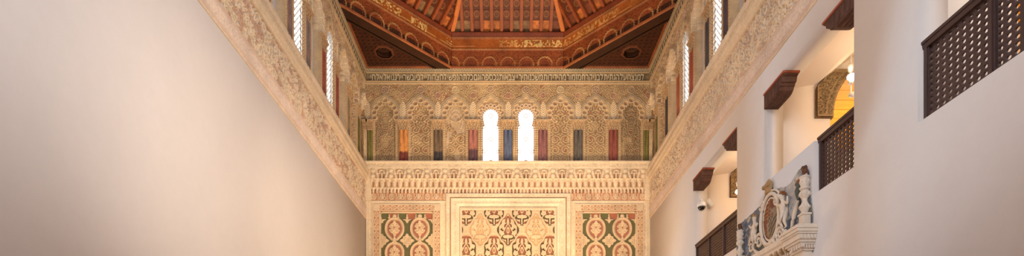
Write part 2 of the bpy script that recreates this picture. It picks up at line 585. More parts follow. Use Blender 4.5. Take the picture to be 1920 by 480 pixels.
# ================================================================== END WALL: arcade
eaxis = [722.5 + 65.7 * k for k in range(8)]
eaxis = [722.0, 788.5, 854.0, 920.0, 986.0, 1051.0, 1117.0, 1183.5]
kinds = ['orn', 'orn', 'orn', 'window', 'window', 'orn', 'orn', 'orn']
ink = [1, 0, 0, 0, 0, 0, 0, 1]
worn = [0, 0, 0.8, 0, 0, 0.2, 0, 0]
ordw = ['leftmost', 'second from the left', 'third from the left', 'left', 'right', 'third from the right', 'second from the right', 'rightmost']
edges = [676.0] + [(a + b) / 2 for a, b in zip(eaxis, eaxis[1:])] + [1229.0]
for k, cx in enumerate(eaxis):
    w = kinds[k] == 'window'
    o = relief('lobed_arch' if not w else 'window_arch', (ex(cx), D, EYE + CY * S), X_, (0, 0, -1), (0, -1, 0),
               edges[k] - cx, edges[k + 1] - cx, 153.5, 307.0, 0.5, 0.5,
               make_bay(kinds[k], k + 1.0, inkind=ink[k], worn=worn[k]), M['stucco'], None, 0.12, S, S)
    if w:
        tag(o, 'lobed stucco arch around the %s bright window of the end wall' % ordw[k], 'arch', 'lobed arches of the end wall arcade')
    else:
        extra = {2: 'worn ', 0: 'dark densely carved ', 7: 'dark densely carved '}.get(k, '')
        tag(o, '%sblind lobed arch with arabesque niche, %s in the end wall arcade' % (extra, ordw[k]), 'arch', 'lobed arches of the end wall arcade')


# pierced window screens of the end wall
def ring_plate(bm, cx, cz, y, r, w, t, n=20):
    o1 = [(r + w) for _ in range(n)]
    for i in range(n):
        a, b = 2 * PI * i / n, 2 * PI * (i + 1) / n
        q = []
        for rr in (r, r + w):
            for an in (a, b):
                for yy in (y, y + t):
                    q.append(bm.verts.new((cx + rr * math.cos(an), yy, cz + rr * math.sin(an))))
        # q order: r,a,y0 0 ; r,a,y1 1 ; r,b,y0 2 ; r,b,y1 3 ; R.. 4 5 6 7
        for f in ((0, 2, 6, 4), (1, 5, 7, 3), (0, 1, 3, 2), (4, 6, 7, 5)):
            bm.faces.new([q[i] for i in f])


for i, cx in enumerate(ewin):
    bm = bmesh.new()
    y = D + 0.03
    rs = [(0, 216, 2.8), (0, 260, 2.8), (-12.6, 237, 2.2), (12.6, 237, 2.2), (-13.0, 283, 2.2), (13.0, 283, 2.2), (0, 303, 3.0)]
    for (a, b, r) in rs:
        ring_plate(bm, ex(cx + a), ez(b), y, r * S, 1.5 * S, 0.02)
    t = 0.004
    box(bm, ex(cx) - t, ex(cx) + t, y + .006, y + 0.014, ez(256), ez(220))
    box(bm, ex(cx) - t, ex(cx) + t, y + .006, y + 0.014, ez(301), ez(264))
    for b in (238, 283):
        box(bm, ex(cx - 13), ex(cx + 13), y + .006, y + 0.014, ez(b) - t, ez(b) + t)
    o = struct(put('window_%d' % (i + 1), bm, M['screen']))

# ---- colonnettes
def capital_bm(cx, cy, z0, z1, w, nrm):
    """stepped muqarnas capital; nrm = outward direction (2D)"""
    bm = bmesh.new()
    n = Vector((nrm[0], nrm[1], 0)); t = Vector((-nrm[1], nrm[0], 0)); c = Vector((cx, cy, 0))
    tiers = 4
    H = z1 - z0
    def blk(s0, s1, d0, d1, a, b):
        o = c + t * s0 + n * d0 + Vector((0, 0, a))
        obox(bm, o, t * (s1 - s0), n * (d1 - d0), Vector((0, 0, b - a)))
    blk(-w * .40, w * .40, -0.05, .045, z0, z0 + H * .12)
    for k in range(tiers):
        a = z0 + H * (0.12 + 0.17 * k); b = a + H * 0.17
        ww = w * (0.40 + 0.045 * k)
        m = 4 + (k % 2)
        for q in range(m):
            s = -ww + 2 * ww * (q + .5) / m
            hw = ww / m * 0.66
            dd = .05 + 0.012 * k
            # little pointed hood: prism
            poly = [(-hw, H * .17), (hw, H * .17), (hw * .9, H * .05), (0, 0), (-hw * .9, H * .05)]
            prism(bm, poly, c + t * s + n * (-0.03) + Vector((0, 0, a)), t, (0, 0, 1), n, dd + .03)
        blk(-ww, ww, -0.05, dd - .04, a, b)
    blk(-w * .56, w * .56, -0.05, .10, z0 + H * .80, z0 + H * .88)
    blk(-w * .60, w * .60, -0.05, .115, z0 + H * .88, z1)
    return bm


def shaft_mat(name, top, bottom, split, z0, z1):
    m, nt, b = new_mat(name)
    tc = nt.nodes.new('ShaderNodeTexCoord')
    geo = nt.nodes.new('ShaderNodeSeparateXYZ'); nt.links.new(tc.outputs['Object'], geo.inputs[0])
    n = nt.nodes.new('ShaderNodeTexNoise'); n.inputs['Scale'].default_value = 14; n.inputs['Detail'].default_value = 6
    nt.links.new(tc.outputs['Object'], n.inputs['Vector'])
    ad = nt.nodes.new('ShaderNodeMath'); ad.operation = 'MULTIPLY_ADD'
    nt.links.new(n.outputs['Fac'], ad.inputs[0]); ad.inputs[1].default_value = 0.22
    nt.links.new(geo.outputs['Z'], ad.inputs[2])
    mr = nt.nodes.new('ShaderNodeMapRange')
    mr.inputs['From Min'].default_value = z0 + (z1 - z0) * split + 0.07
    mr.inputs['From Max'].default_value = z0 + (z1 - z0) * split + 0.15
    nt.links.new(ad.outputs[0], mr.inputs['Value'])
    mx = nt.nodes.new('ShaderNodeMix'); mx.data_type = 'RGBA'
    nt.links.new(mr.outputs['Result'], mx.inputs['Factor'])
    mx.inputs['A'].default_value = L4(bottom); mx.inputs['B'].default_value = L4(top)
    mp = nt.nodes.new('ShaderNodeMapping'); mp.inputs['Scale'].default_value = (4, 4, .8)
    nt.links.new(tc.outputs['Object'], mp.inputs['Vector'])
    s = tint(nt, mx.outputs['Result'], 0.45, 9, mp.outputs['Vector'])
    nt.links.new(s, b.inputs['Base Color'])
    b.inputs['Roughness'].default_value = 0.7
    return m


def colonnette(cx, cy, nrm, w, z0, z1, zc, top, bottom, split, label, group, cap=True, foot=True):
    e = empty('colonnette', label, 'column', (cx, cy, z0), group)
    m = shaft_mat('painted_shaft', top, bottom, split, 0.06, z1 - z0)
    tx, ty = -nrm[1], nrm[0]
    bm = bmesh.new()
    r = w / 4
    ang = math.atan2(nrm[1], nrm[0])
    for s in (-1, 1):
        lathe(bm, [(r, z0 + 0.05), (r * 0.97, z1)], cx + tx * r * s, cy + ty * r * s, 14, ang - PI * .55, ang + PI * .55)
    obox(bm, Vector((cx, cy, z0 + .05)) - Vector((tx, ty, 0)) * (w * .45) - Vector((nrm[0], nrm[1], 0)) * .03, Vector((tx, ty, 0)) * w * .9, Vector((nrm[0], nrm[1], 0)) * (.03 + r * .72), Vector((0, 0, z1 - z0 - .05)))
    put('shaft', bm, m, e, True)
    if foot: bm = bmesh.new()
    for s in ((-1, 1) if foot else ()):
        lathe(bm, [(r * 1.12, z0), (r * 1.15, z0 + .02), (r * 1.02, z0 + .035), (r * 1.08, z0 + .05), (r, z0 + .06)], cx + tx * r * s, cy + ty * r * s, 14, ang - PI * .55, ang + PI * .55)
    if foot: put('base', bm, M['base_warm'], e, True)
    if cap:
        put('capital', capital_bm(cx, cy, z1, zc, w * 1.28, nrm), M['capstone'], e)
    return e


M['base_warm'] = surf('base_stucco', (180, 140, 100), amt=0.2, scale=9)
M['capstone'] = surf('capital_stucco', (208, 172, 128), amt=0.4, scale=22, bump=0.006, amt2=0.15)
ecols = [
    (757.0, (226, 150, 78), (120, 52, 38), 0.30, 'orange and dark red twin colonnette between the first two blind arches'),
    (822.0, (124, 100, 72), (58, 52, 50), 0.30, 'charcoal brown twin colonnette right of the second blind arch'),
    (887.0, (186, 118, 98), (96, 62, 66), 0.38, 'pink and mauve twin colonnette just left of the left bright window'),
    (952.5, (98, 106, 128), (78, 84, 106), 0.2, 'slate blue twin colonnette between the two bright windows'),
    (1017.5, (150, 96, 88), (130, 82, 78), 0.2, 'dull mauve red twin colonnette just right of the right bright window'),
    (1084.0, (104, 94, 80), (86, 78, 68), 0.2, 'dark grey twin colonnette in the right half of the end wall arcade'),
    (1150.0, (150, 78, 60), (130, 66, 54), 0.2, 'dark red twin colonnette, last full one right in the end arcade'),
]
ZC0, ZC1 = ez(245), ez(227)
for px, tp, bt, sp_, lb in ecols:
    colonnette(ex(px), D - 0.005, (0, -1), 16.5 * S, ZSILL, ZC0, ZC1, tp, bt, sp_, lb, 'colonnettes of the end wall arcade')
for px, side in ((694.0, 'left'), (1211.0, 'right')):
    colonnette(ex(px), D - 0.005, (0, -1), 9.5 * S, ZSILL, ZC0, ZC1, (128, 118, 56), (112, 104, 50), 0.2,
               'narrow olive green colonnette in the %s corner of the end wall' % side, 'colonnettes of the end wall arcade')

for px, side in ((684.6, 'left'), (1220.4, 'right')):
    colonnette(ex(px), D - 0.005, (0, -1), 6.5 * S, ZSILL, ZC0, ZC1, (222, 192, 146), (208, 176, 132), 0.2,
               'slim cream colonnette wedged in the %s corner beside the olive green one' % side, 'colonnettes of the end wall arcade')

# ---- ledge under the arcade and plain stucco frames of the end wall
def ledge_fn(u, v):
    t = (v - 305.5) / 13.5
    h = np.where(v < 308.2, 0.17, 0.17 - 0.03 * sm(308.2, 309.4, v))
    h = np.where(v > 317.0, 0.12 + 0.015 * ridge(v - 318, 1.0), h)
    carve = sm(0.55, 0.8, noise(u / 2.2, v / 1.6, 4.0)) * (v > 310) * (v < 316)
    h = h - 0.008 * carve
    col = mixc(flat(u, CREAM), BUFF, 0.6 * carve)
    return h, col, None


o = relief('sill_ledge', (0, D, EYE + CY * S), X_, (0, 0, -1), (0, -1, 0), 686 - CX, 1219 - CX, 305.5, 319.2, 1.0, 0.5,
           lambda u, v: ledge_fn(u, v), M['stucco'], None, 0.12, S, S)
tag(o, 'cream moulded sill ledge running below the end wall arcade', 'ledge')


# ---- muqarnas frieze
def muq(u, v):
    U = u + CX
    p = 33.6
    h = np.zeros(u.shape); col = flat(u, CREAM)
    BR = (158, 104, 68)
    # row 1: stars, round bosses and small pillared niches
    x = (U - 717.3 + p / 2) % p - p / 2            # from a niche axis
    xb = (U - 717.3) % p - p / 2                   # from a boss axis
    m = v < 337.5
    leaf = np.clip(0.6 * arab(np.abs(x), v, 4.6, 1.0) + .4 * arab(np.abs(x) + v, v - np.abs(x), 6.0, 2.0), 0, 1)
    b1 = ridge(np.hypot(xb, v - 322.5), 4.6); b2 = ridge(np.hypot(xb * 1.1, (v - 332.5) * .9), 4.4)
    pil = ridge(x, 1.6) * (v > 327); hood = ridge(np.hypot(x, v - 326) - 4.2, 1.3) * (v < 329)
    slot = (np.abs(np.abs(x) - 3.1) < 1.2) & (v > 328.5) & (v < 336.5)
    wedge = ridge((np.abs(x) - 8.4) + (v - 331) * .25, 2.2)
    hh = .10 + .022 * leaf + .05 * b1 + .05 * b2 + .03 * pil + .035 * hood + .03 * wedge * (v > 324)
    hh = np.where(slot, .055, hh)
    body = np.maximum.reduce([b1, b2, pil, hood, wedge * .9])
    rec = np.clip((1 - leaf) * (body < .25), 0, 1) * .85
    rec = np.where(slot, 1, rec)
    h = np.where(m, hh, h); col = np.where(m[..., None], mixc(flat(u, CREAM), BR, rec * .75), col)
    # row 2: hanging pods with slits
    m = (v >= 337.5) & (v < 353.5)
    per = p / 3
    t = ((U - 717.3 + per / 2) % per - per / 2)
    cell = np.floor((U - 717.3 + per / 2) / per)
    w = (v - 337.5) / 16.0
    drop_ = np.where(cell % 3 == 0, 1.0, .82)
    half = 4.6 * np.sqrt(np.clip(1.05 * drop_ - w, 0, 1)) + .6
    pod = ridge(t, np.maximum(half, .5))
    slit = (np.abs(np.abs(t) - 4.9) < .8) & (w > .3) & (w < .85)
    eye = ridge(np.hypot(t, (v - 343.0) * .8), 1.8)
    hh = .055 + .045 * pod * (1 - .3 * w) + .015 * eye
    hh = np.where(slit, .03, hh)
    rec = np.where(slit, 1.0, .35 * (pod < .2)) + .25 * (np.abs(np.hypot(t, (v - 343) * .8) - 2.4) < .5)
    h = np.where(m, hh, h); col = np.where(m[..., None], mixc(flat(u, CREAM), BR, np.clip(rec, 0, 1) * .75), col)
    # row 3: small arched slots
    m = (v >= 353.5) & (v < 362.5)
    per = p / 5
    t = ((U - 717.3 + per / 2) % per - per / 2)
    cell = np.floor((U - 717.3 + per / 2) / per)
    w = (v - 353.5) / 9.0
    hole_ = (np.abs(t) < 1.7 * np.sqrt(np.clip((w - .12) * 2.2, 0, 1))) & (w < .95)
    bead = ridge(np.hypot(t, (v - 359.5) * .7), 1.0)
    hh = .045 + .02 * ridge(np.abs(t) - per / 2, 1.6) - .04 * hole_ + .012 * bead * hole_
    h = np.where(m, hh, h)
    tone = hsh(cell, 0 * cell, 3.0)
    col = np.where(m[..., None], mixc(flat(u, CREAM), (140, 82, 58), hole_ * (.45 + .45 * (tone > .4)) * (1 - .6 * bead)), col)
    # flat course of palmettes
    m = (v >= 362.5)
    x1 = np.abs((U - 717.3 + p / 4) % (p / 2) - p / 4)
    alt = np.floor((U - 717.3 + p / 4) / (p / 2)) % 2 == 0
    y = v - 369.0
    k1 = np.maximum.reduce([ridge(x1, 1.1) * (np.abs(y) < 5), ridge(np.hypot(x1 - 3.8, y - 2.2) - 2.4, .9), ridge(np.hypot(x1 - 2.0, y + 3.4) - 1.8, .8)])
    k2 = np.maximum.reduce([ridge(np.hypot(x1 * 1.1, y * .9) - 4.6, .9), ridge(np.hypot(x1, y + 1) - 1.6, 1.0), ridge(np.hypot(x1 - 1.4, y - 2.5), 1.2)])
    k = np.where(alt, k1, k2)
    k = np.maximum(k, ridge(x1 - 8.0, .7) * .6)
    h = np.where(m, 0.0 + 0.026 * k, h)
    col = np.where(m[..., None], mixc(flat(u, (196, 146, 110)), CREAM, k), col)
    ln = (np.abs(v - 337.5) < .5) | (np.abs(v - 353.5) < .5)
    h = np.where(ln, h + .006, h)
    e = (U < 697) | (U > 1208)
    h = np.where(e, 0.05, h); col = np.where(e[..., None], flat(u, CREAM), col)
    return h, col, None


o = relief('muqarnas_frieze', (0, D, EYE + CY * S), X_, (0, 0, -1), (0, -1, 0), 686 - CX, 1219 - CX, 319.2, 376.0, 0.5, 0.5, muq, M['stucco'], None, 0.12, S, S)
tag(o, 'carved cream muqarnas frieze with hanging hoods above the end wall panels', 'frieze')


# ---- plain margin of the end wall panels
def margin_fn(u, v):
    U = u + CX
    h = 0.012 * np.ones(u.shape)
    for a in (692.0, 698.0, 832.0, 838.0, 1071.0, 1077.0, 1206.0, 1213.0):
        h = h + 0.01 * ridge(U - a, 1.0)
    carve = sm(.5, .75, noise(u / 2.0, v / 2.0, 6.0)) * ((np.abs(U - 835) < 2.2) | (np.abs(U - 1074) < 2.2) | (np.abs(U - 695) < 2.2) | (np.abs(U - 1209.5) < 2.5))
    h = h - 0.008 * carve
    h = h + 0.018 * ridge(v - 378.0, 1.4) + 0.01 * ridge(v - 381.5, .8)
    mk = ((U > 700.6) & (U < 825.4)) | ((U > 1078.6) & (U < 1205.4))
    mk = (mk & (v > 383.6) & (v < 619)) | ((U > 836.6) & (U < 1069.4) & (v < 619))
    return h, mixc(flat(u, CREAM), BUFF, 0.5 * carve), ~mk


YB = 640.0
o = relief('stucco_surround', (0, D, EYE + CY * S), X_, (0, 0, -1), (0, -1, 0), 686 - CX, 1219 - CX, 376.0, YB, 1.0, 1.0, margin_fn, M['stucco'], None, 0.12, S, S)
tag(o, 'cream stucco surround framing the three carved panels of the end wall', 'surround')


def braid(a, b):
    """small border of linked roundels: a along, b across (-1..1)"""
    p = 12.4
    x = (a % p) - p / 2; y = b * 5.2
    rr = ridge(np.hypot(x, y) - 3.2, .9)
    dot = ridge(np.hypot(x, y), 1.6)
    xc = np.abs(x); dia = ridge(np.abs(xc - p / 2) - np.abs(y) * .8, .9) * (xc > 2.6)
    return np.clip(np.maximum(np.maximum(rr, dot), dia), 0, 1)


def side_panel(name, x0, x1, cxs, label):
    e = empty(name, label, 'panel', (ex((x0 + x1) / 2), D, ez(YB)))
    org = (0, D, EYE + CY * S)

    def border(u, v):
        U = u + CX
        top = (v < 396.5)
        a = np.where(top, U, v); b = np.where(top, (v - 389.7) / 5.2, np.where(U < (x0 + x1) / 2, (U - (x0 + 6)) / 5.2, (U - (x1 - 6)) / 5.2))
        k = braid(a, b) * (np.abs(b) < 1)
        cor = top & ((U < x0 + 12) | (U > x1 - 12))
        k = np.where(cor, 0.9, k)
        h = 0.026 + 0.022 * k
        edge = (np.abs(np.abs(b) - 1.05) < .16) & ~cor
        h = np.where(edge, 0.052, h)
        col = mixc(flat(u, (188, 128, 84)), CREAM, np.where(edge, 1, k))
        mask = ~((U > x0 + 12.8) & (U < x1 - 12.8) & (v > 397.2))
        return h, col, mask

    relief('border', org, X_, (0, 0, -1), (0, -1, 0), x0 - CX, x1 - CX, 383.0, YB - 20, 0.5, 0.5, border, M['stucco'], e, -0.005, S, S)
    fx0, fx1 = x0 + 12.8, x1 - 12.8

    def field(u, v):
        U = u + CX
        gx = cxs[1] - cxs[0]; gy = 46.0; cy0 = 428.0
        # nearest primary cell
        i = np.round((U - cxs[0]) / gx); j = np.maximum(np.round((v - cy0) / gy), 0)
        x = U - cxs[0] - i * gx; y = v - cy0 - j * gy
        th = np.arctan2(x, -y); d = np.hypot(x, y)
        R = 18.2 + 1.4 * np.cos(th * 2) + 3.2 * np.exp(-((np.abs(th) - PI) / .35) ** 2) - 1.2 * np.exp(-(th / .3) ** 2)
        rim = ridge(d - R, 2.0); rim_in = ridge(d - (R - 2.6), .6)
        inside = d < R
        # palmette
        lobes = 10.6 + 1.3 * np.cos(6 * th) + 1.8 * np.cos(2 * th) + .8 * np.cos(10 * th)
        pal = d < lobes
        axx = np.abs(x)
        cv = np.minimum.reduce([np.abs(np.hypot(axx - 4.6, y + 5.2) - 2.6), np.abs(np.hypot(axx - 5.0, y - 2.6) - 2.6), np.abs(np.hypot(axx * 1.2, y - 8.5) - 2.2), np.abs(np.hypot(axx, y + 1) - 2.4)])
        wirl = 1 - .6 * sm(.75, .3, cv)
        stem = (np.abs(x) < 1.8 + .8 * np.cos(y)) & (y > 5) & inside
        # half drop motif
        i2 = np.round((U - cxs[0] - gx / 2) / gx); j2 = np.maximum(np.round((v - cy0 - gy / 2) / gy), -1)
        x2 = U - cxs[0] - gx / 2 - i2 * gx; y2 = v - cy0 - gy / 2 - j2 * gy
        d2 = np.hypot(x2, y2); th2 = np.arctan2(x2, -y2)
        pal2 = d2 < 10.6 + 1.6 * np.cos(4 * th2) + 1.2 * np.cos(8 * th2)
        ax2 = np.abs(x2)
        cv2 = np.minimum.reduce([np.abs(np.hypot(ax2 - 3.8, y2 + 3.4) - 2.2), np.abs(np.hypot(ax2 - 3.6, y2 - 3.4) - 2.2), np.abs(np.hypot(ax2, y2) - 1.6)])
        wirl2 = 1 - .6 * sm(.75, .3, cv2)
        link_ = ridge(np.abs(np.abs(x) - 1.1 * np.abs(np.abs(y) - gy / 2)) - .6, 1.8) * (d > R - 1) * (np.abs(x) < 13)
        k = np.zeros(u.shape)
        k = np.where(pal2 & ~inside, wirl2, k)
        k = np.maximum(k, link_)
        k = np.where(pal & inside, wirl, k); k = np.where(stem, .9, k)
        k = np.maximum(k, rim); k = np.maximum(k, rim_in * .7)
        bg = np.where(inside[..., None], flat(u, (172, 114, 88)), flat(u, (106, 100, 66)))
        top = v < 411
        if True:
            seg = np.floor((U - fx0) / ((fx1 - fx0) / 6.0))
            tcol = np.where((seg % 2 == 0)[..., None], flat(u, (104, 102, 64)), flat(u, (172, 108, 80)))
            sx = (U - fx0) % ((fx1 - fx0) / 6.0) - (fx1 - fx0) / 12.0
            spd = ridge(np.abs(np.abs(sx) - (fx1 - fx0) / 12.0), 1.8 + .8 * np.cos(v * .8))
            ball_ = ridge(np.hypot(x, v - 405.0), 4.2)
            kt = np.maximum(spd * (v > 402), ball_)
            use = top & (d > R + 2.0)
            k = np.where(use, kt, k); bg = np.where(use[..., None], tcol, bg)
        dots = sm(1.6, 1.0, np.hypot(x, y + 1))
        k = k * (1 - .12 * (np.cos(U * 2.1) * np.cos(v * 2.3) > .3))
        h = -0.028 + 0.052 * k
        fr = (U < fx0 + 1.8) | (U > fx1 - 1.8) | (v < 400.0)
        h = np.where(fr, 0.036, h)
        col = mixc(bg, PCREAM, sm(.1, .45, k)); col = mixc(col, (130, 76, 58), dots * .9)
        col = np.where(fr[..., None], flat(u, (224, 196, 156)), col)
        groove = (v >= 400.0) & (v < 401.2) | (np.abs(U - fx0 - 2.4) < .6) | (np.abs(U - fx1 + 2.4) < .6)
        h = np.where(groove, -.03, h)
        return h, col, None

    relief('field', org, X_, (0, 0, -1), (0, -1, 0), fx0 - CX, fx1 - CX, 397.2, YB - 20, 0.5, 0.5, field, M['stucco'], e, 0.05, S, S)
    return e


side_panel('carved_panel', 700.0, 826.0, (739.5, 787.0), 'carved stucco panel of red and green medallions, left on the end wall')
side_panel('carved_panel', 1078.0, 1206.0, (1117.5, 1167.0), 'carved stucco panel of red and green medallions, right on the end wall')


# middle panel
def mid_panel():
    e = empty('carved_panel', 'large framed stucco panel of interlaced lozenges in the middle of the end wall', 'panel', (0, D, ez(YB)))
    org = (0, D, EYE + CY * S)

    def dist(U, v, x0, x1, y0):
        return np.minimum(np.minimum(U - x0, x1 - U), v - y0)

    def frame(u, v):
        U = u + CX
        d = dist(U, v, 836.0, 1070.0, 363.0)
        h = 0.05 + 0.03 * sm(0, 2, d)
        h = h - 0.045 * (np.abs(d - 8.6) < .9)
        h = h + 0.02 * ridge(d - 11.5, 1.6) - 0.012 * (d > 13.5)
        carve = sm(.45, .7, noise(u / 1.7, v / 1.7, 9.0)) * (((d > 2.5) & (d < 7)) | ((d > 14.5) & (d < 18.5)))
        h = h - 0.008 * carve
        h = h + .014 * ridge(d - 20.0, 1.2) - .02 * sm(21, 23, d)
        col = mixc(flat(u, (238, 214, 180)), BUFF, 0.5 * carve)
        col = np.where((np.abs(d - 8.6) < .9)[..., None], flat(u, (170, 126, 84)), col)
        return h, col, ~(d > 25.5)

    relief('frame', org, X_, (0, 0, -1), (0, -1, 0), 836 - CX, 1070 - CX, 363.0, YB - 20, 0.5, 0.5, frame, M['stucco'], e, -0.005, S, S)

    def field(u, v):
        U = u + CX
        Px, Py = 52.4, 75.0
        a = 2 * PI * (U - 952.5) / Px; b = 2 * PI * (v - 431.0) / Py
        f = np.cos(a) + np.cos(b)
        g = f + 0.16 * np.cos(3 * a) * np.cos(3 * b)
        af = np.abs(g)
        ribbon = np.clip(ridge(g, 0.30), 0, 1)
        groove = ridge(g, 0.05)
        pos = f > 0
        # local coords in each cell
        i = np.where(pos, np.round((U - 952.5) / Px), np.round((U - 952.5 - Px / 2) / Px) + .5)
        j = np.where(pos, np.round((v - 431.0) / Py), np.round((v - 431.0 - Py / 2) / Py) + .5)
        x = U - 952.5 - i * Px; y = v - 431.0 - j * Py
        ax = np.abs(x)
        ang_ = np.arctan2(y * .72, x)
        edge = 0.52 + 0.15 * np.cos(10 * ang_) + .08 * np.cos(2 * ang_)
        body = af > edge
        gap = (~body) & (af > .27)
        k = np.where(gap, 0.0, 1.0)
        side_h = 1.0
        dark = flat(u, (104, 86, 58)); red = flat(u, (166, 106, 78))
        bg = np.where((ax < 7)[..., None] | (y < -14)[..., None], red, dark)

        def cut(mask, c):
            nonlocal k, bg
            k = np.where(mask, 0.0, k); bg = np.where(mask[..., None], flat(u, c), bg)

        def add(mask, hgt=1.0):
            nonlocal k
            k = np.where(mask, hgt, k)

        RD, DK = (164, 106, 80), (100, 84, 56)
        # tall niche with a bud
        cut((ax < 5.4 * np.sqrt(np.clip((y + 27) / 9.0, 0, 1))) & (y < -13) & (y > -27), RD)
        add((ax < 2.3 * np.sqrt(np.clip((y + 22.5) / 6.0, 0, 1))) & (y < -13) & (y > -22.5))
        # leafy diamond with interlace
        cut(ax / 13.5 + np.abs(y + 1) / 14.5 < 1 + .10 * np.cos(6 * np.arctan2(y + 1, ax)), DK)
        cut((ax < 6) & (y > -11) & (y < 9), RD)
        add(np.abs(ax - (y + 13) * .52) < 1.1 + 0 * y)
        add(np.hypot(x / 3.0, (y - 0.5) / 6.2) < 1); cut(np.hypot(x / 1.0, (y - 1) / 3.4) < 1, RD)
        add(np.hypot((ax - 8.6) / 2.4, (y + 3.5) / 3.4) < 1)
        # bow-shaped volutes
        cut(np.hypot((ax - 4.6) / 7.0, (y - 13.5) / 5.0) < 1, DK)
        add((np.hypot((ax - 4.4) / 5.2, (y - 12.6) / 3.0) < 1) | ((ax < 2) & (np.abs(y - 12.5) < 4)))
        # stem
        cut((ax < 3.8 - .1 * (y - 17)) & (y > 17.2) & (y < 29), DK)
        add((ax < 1.2) & (y > 16) & (y < 27.5))
        # thin engraved lines on the ribbons
        k = np.where((np.abs(af - .17) < .035), k - .35, k)
        pale = (pos & (np.round(i).astype(int) % 2 != 0) & (np.abs(j) < .4)) | (pos & (np.round(i).astype(int) % 2 == 0) & (np.abs(j - 1) < .4) & (hsh(i, j, 2.0) > .3))
        bg = np.where(pale[..., None], flat(u, (208, 168, 122)), bg)
        h = -0.03 + 0.052 * k
        h = np.where(pale & (k < .5), -.008, h)
        col = mixc(bg, PCREAM, sm(.1, .6, k))
        fr = dist(U, v, 861.0, 1045.0, 389.0)
        e_ = (fr < 2.5) | (U < 862.5)
        h = np.where(fr < 5.5, 0.02 + .01 * ridge(fr - 3, 1.2), h); col = np.where((fr < 5.5)[..., None], flat(u, (230, 204, 166)), col)
        return h, col, None

    relief('field', org, X_, (0, 0, -1), (0, -1, 0), 861.5 - CX, 1044.5 - CX, 388.5, YB - 20, 0.5, 0.5, field, M['stucco'], e, 0.05, S, S)


mid_panel()


# ---- inscription band and cornice
def cornice_fn(length_px):
    def fn(u, v):
        # v 128..153.5 px rows
        zig = ridge((np.abs((u % 5.2) - 2.6) - 1.3) * 1.6 - (v - 132.6), 1.0)
        top = v < 136.0
        h = np.where(top, 0.05 + 0.010 * zig, 0.0)
        col = mixc(flat(u, (140, 124, 96)), (214, 190, 148), 0.25 + .75 * zig)
        b1 = (v >= 136) & (v < 138.5)
        h = np.where(b1, 0.05 + .012 * ridge(v - 137.2, 1.2), h)
        col = np.where(b1[..., None], flat(u, (196, 166, 122)), col)
        band = (v >= 138.5) & (v < 151.8)
        n = fbm(u / 8, v / 8, 2.0)
        c2 = mixc(flat(u, (112, 94, 68)), (150, 124, 88), sm(.4, .7, n))
        h = np.where(band, 0.0, h); col = np.where(band[..., None], c2, col)
        b2 = v >= 151.8
        h = np.where(b2, 0.02 + .014 * ridge(v - 152.7, .9), h)
        col = np.where(b2[..., None], flat(u, (196, 166, 122)), col)
        return h, col, None
    return fn


band = empty('inscription_band', 'grey band with cream Hebrew inscription across the top of the end wall', 'inscription band', (0, D, ez(153.5)))
relief('moulding', (0, D, EYE + CY * S), X_, (0, 0, -1), (0, -1, 0), 686 - CX, 1219 - CX, 127.0, 153.5, 1.0, 0.5, cornice_fn(1), M['stucco'], band, 0.12, S, S)

PSALM = 'למנצח על הגתית לבני קרח מזמור מה ידידות משכנותיך יי צבאות נכספה וגם כלתה נפשי לחצרות יי לבי ובשרי ירננו אל אל חי'


def text_mesh(txt, depth=0.04):
    """outline every contour of the text itself and fill it, so overlapping strokes fill cleanly"""
    from mathutils.geometry import tessellate_polygon
    cu = bpy.data.curves.new('lettering', 'FONT')
    cu.body = txt; cu.fill_mode = 'NONE'; cu.extrude = 0.0; cu.resolution_u = 4
    ob = bpy.data.objects.new('lettering_tmp', cu)
    C.objects.link(ob)
    dg = bpy.context.evaluated_depsgraph_get()
    src = bpy.data.meshes.new_from_object(ob.evaluated_get(dg))
    adj = {}
    for e in src.edges:
        a, b = e.vertices
        adj.setdefault(a, []).append(b); adj.setdefault(b, []).append(a)
    P = [(v.co.x, v.co.y) for v in src.vertices]
    seen, loops = set(), []
    for st in adj:
        if st in seen: continue
        lp = [st]; seen.add(st); cur = st
        while True:
            nx = [q for q in adj[cur] if q not in seen]
            if not nx: break
            cur = nx[0]; seen.add(cur); lp.append(cur)
        if len(lp) > 2: loops.append([P[q] for q in lp])
    bpy.data.objects.remove(ob); bpy.data.curves.remove(cu); bpy.data.meshes.remove(src)

    def sarea(L): return sum(L[k][0] * L[(k + 1) % len(L)][1] - L[(k + 1) % len(L)][0] * L[k][1] for k in range(len(L))) / 2

    def inside(p, L):
        r = False
        for k in range(len(L)):
            (x0, y0), (x1, y1) = L[k], L[k - 1]
            if (y0 > p[1]) != (y1 > p[1]) and p[0] < (x1 - x0) * (p[1] - y0) / (y1 - y0) + x0: r = not r
        return r
    big = max(loops, key=lambda L: abs(sarea(L)))
    sg = math.copysign(1, sarea(big))
    outer = [L for L in loops if sarea(L) * sg > 0]; hol = [L for L in loops if sarea(L) * sg <= 0]
    V, Fc = [], []
    for q, L in enumerate(outer):
        grp = [L] + [H for H in hol if all(inside(p, L) for p in H)]
        tri = tessellate_polygon([[Vector((x, y, 0)) for x, y in g] for g in grp])
        z = depth + 0.002 * (q % 3)
        b0 = len(V); flatp = [p for g in grp for p in g]
        V += [(x, y, z) for x, y in flatp]; nn = len(flatp); V += [(x, y, 0) for x, y in flatp]
        Fc += [tuple(b0 + t for t in tr) for tr in tri]
        o_ = 0
        for g in grp:
            for k in range(len(g)):
                a, b = b0 + o_ + k, b0 + o_ + (k + 1) % len(g)
                Fc.append((a, b, b + nn, a + nn))
            o_ += len(g)
    me = bpy.data.meshes.new('lettering')
    me.from_pydata(V, [], Fc); me.update()
    return me


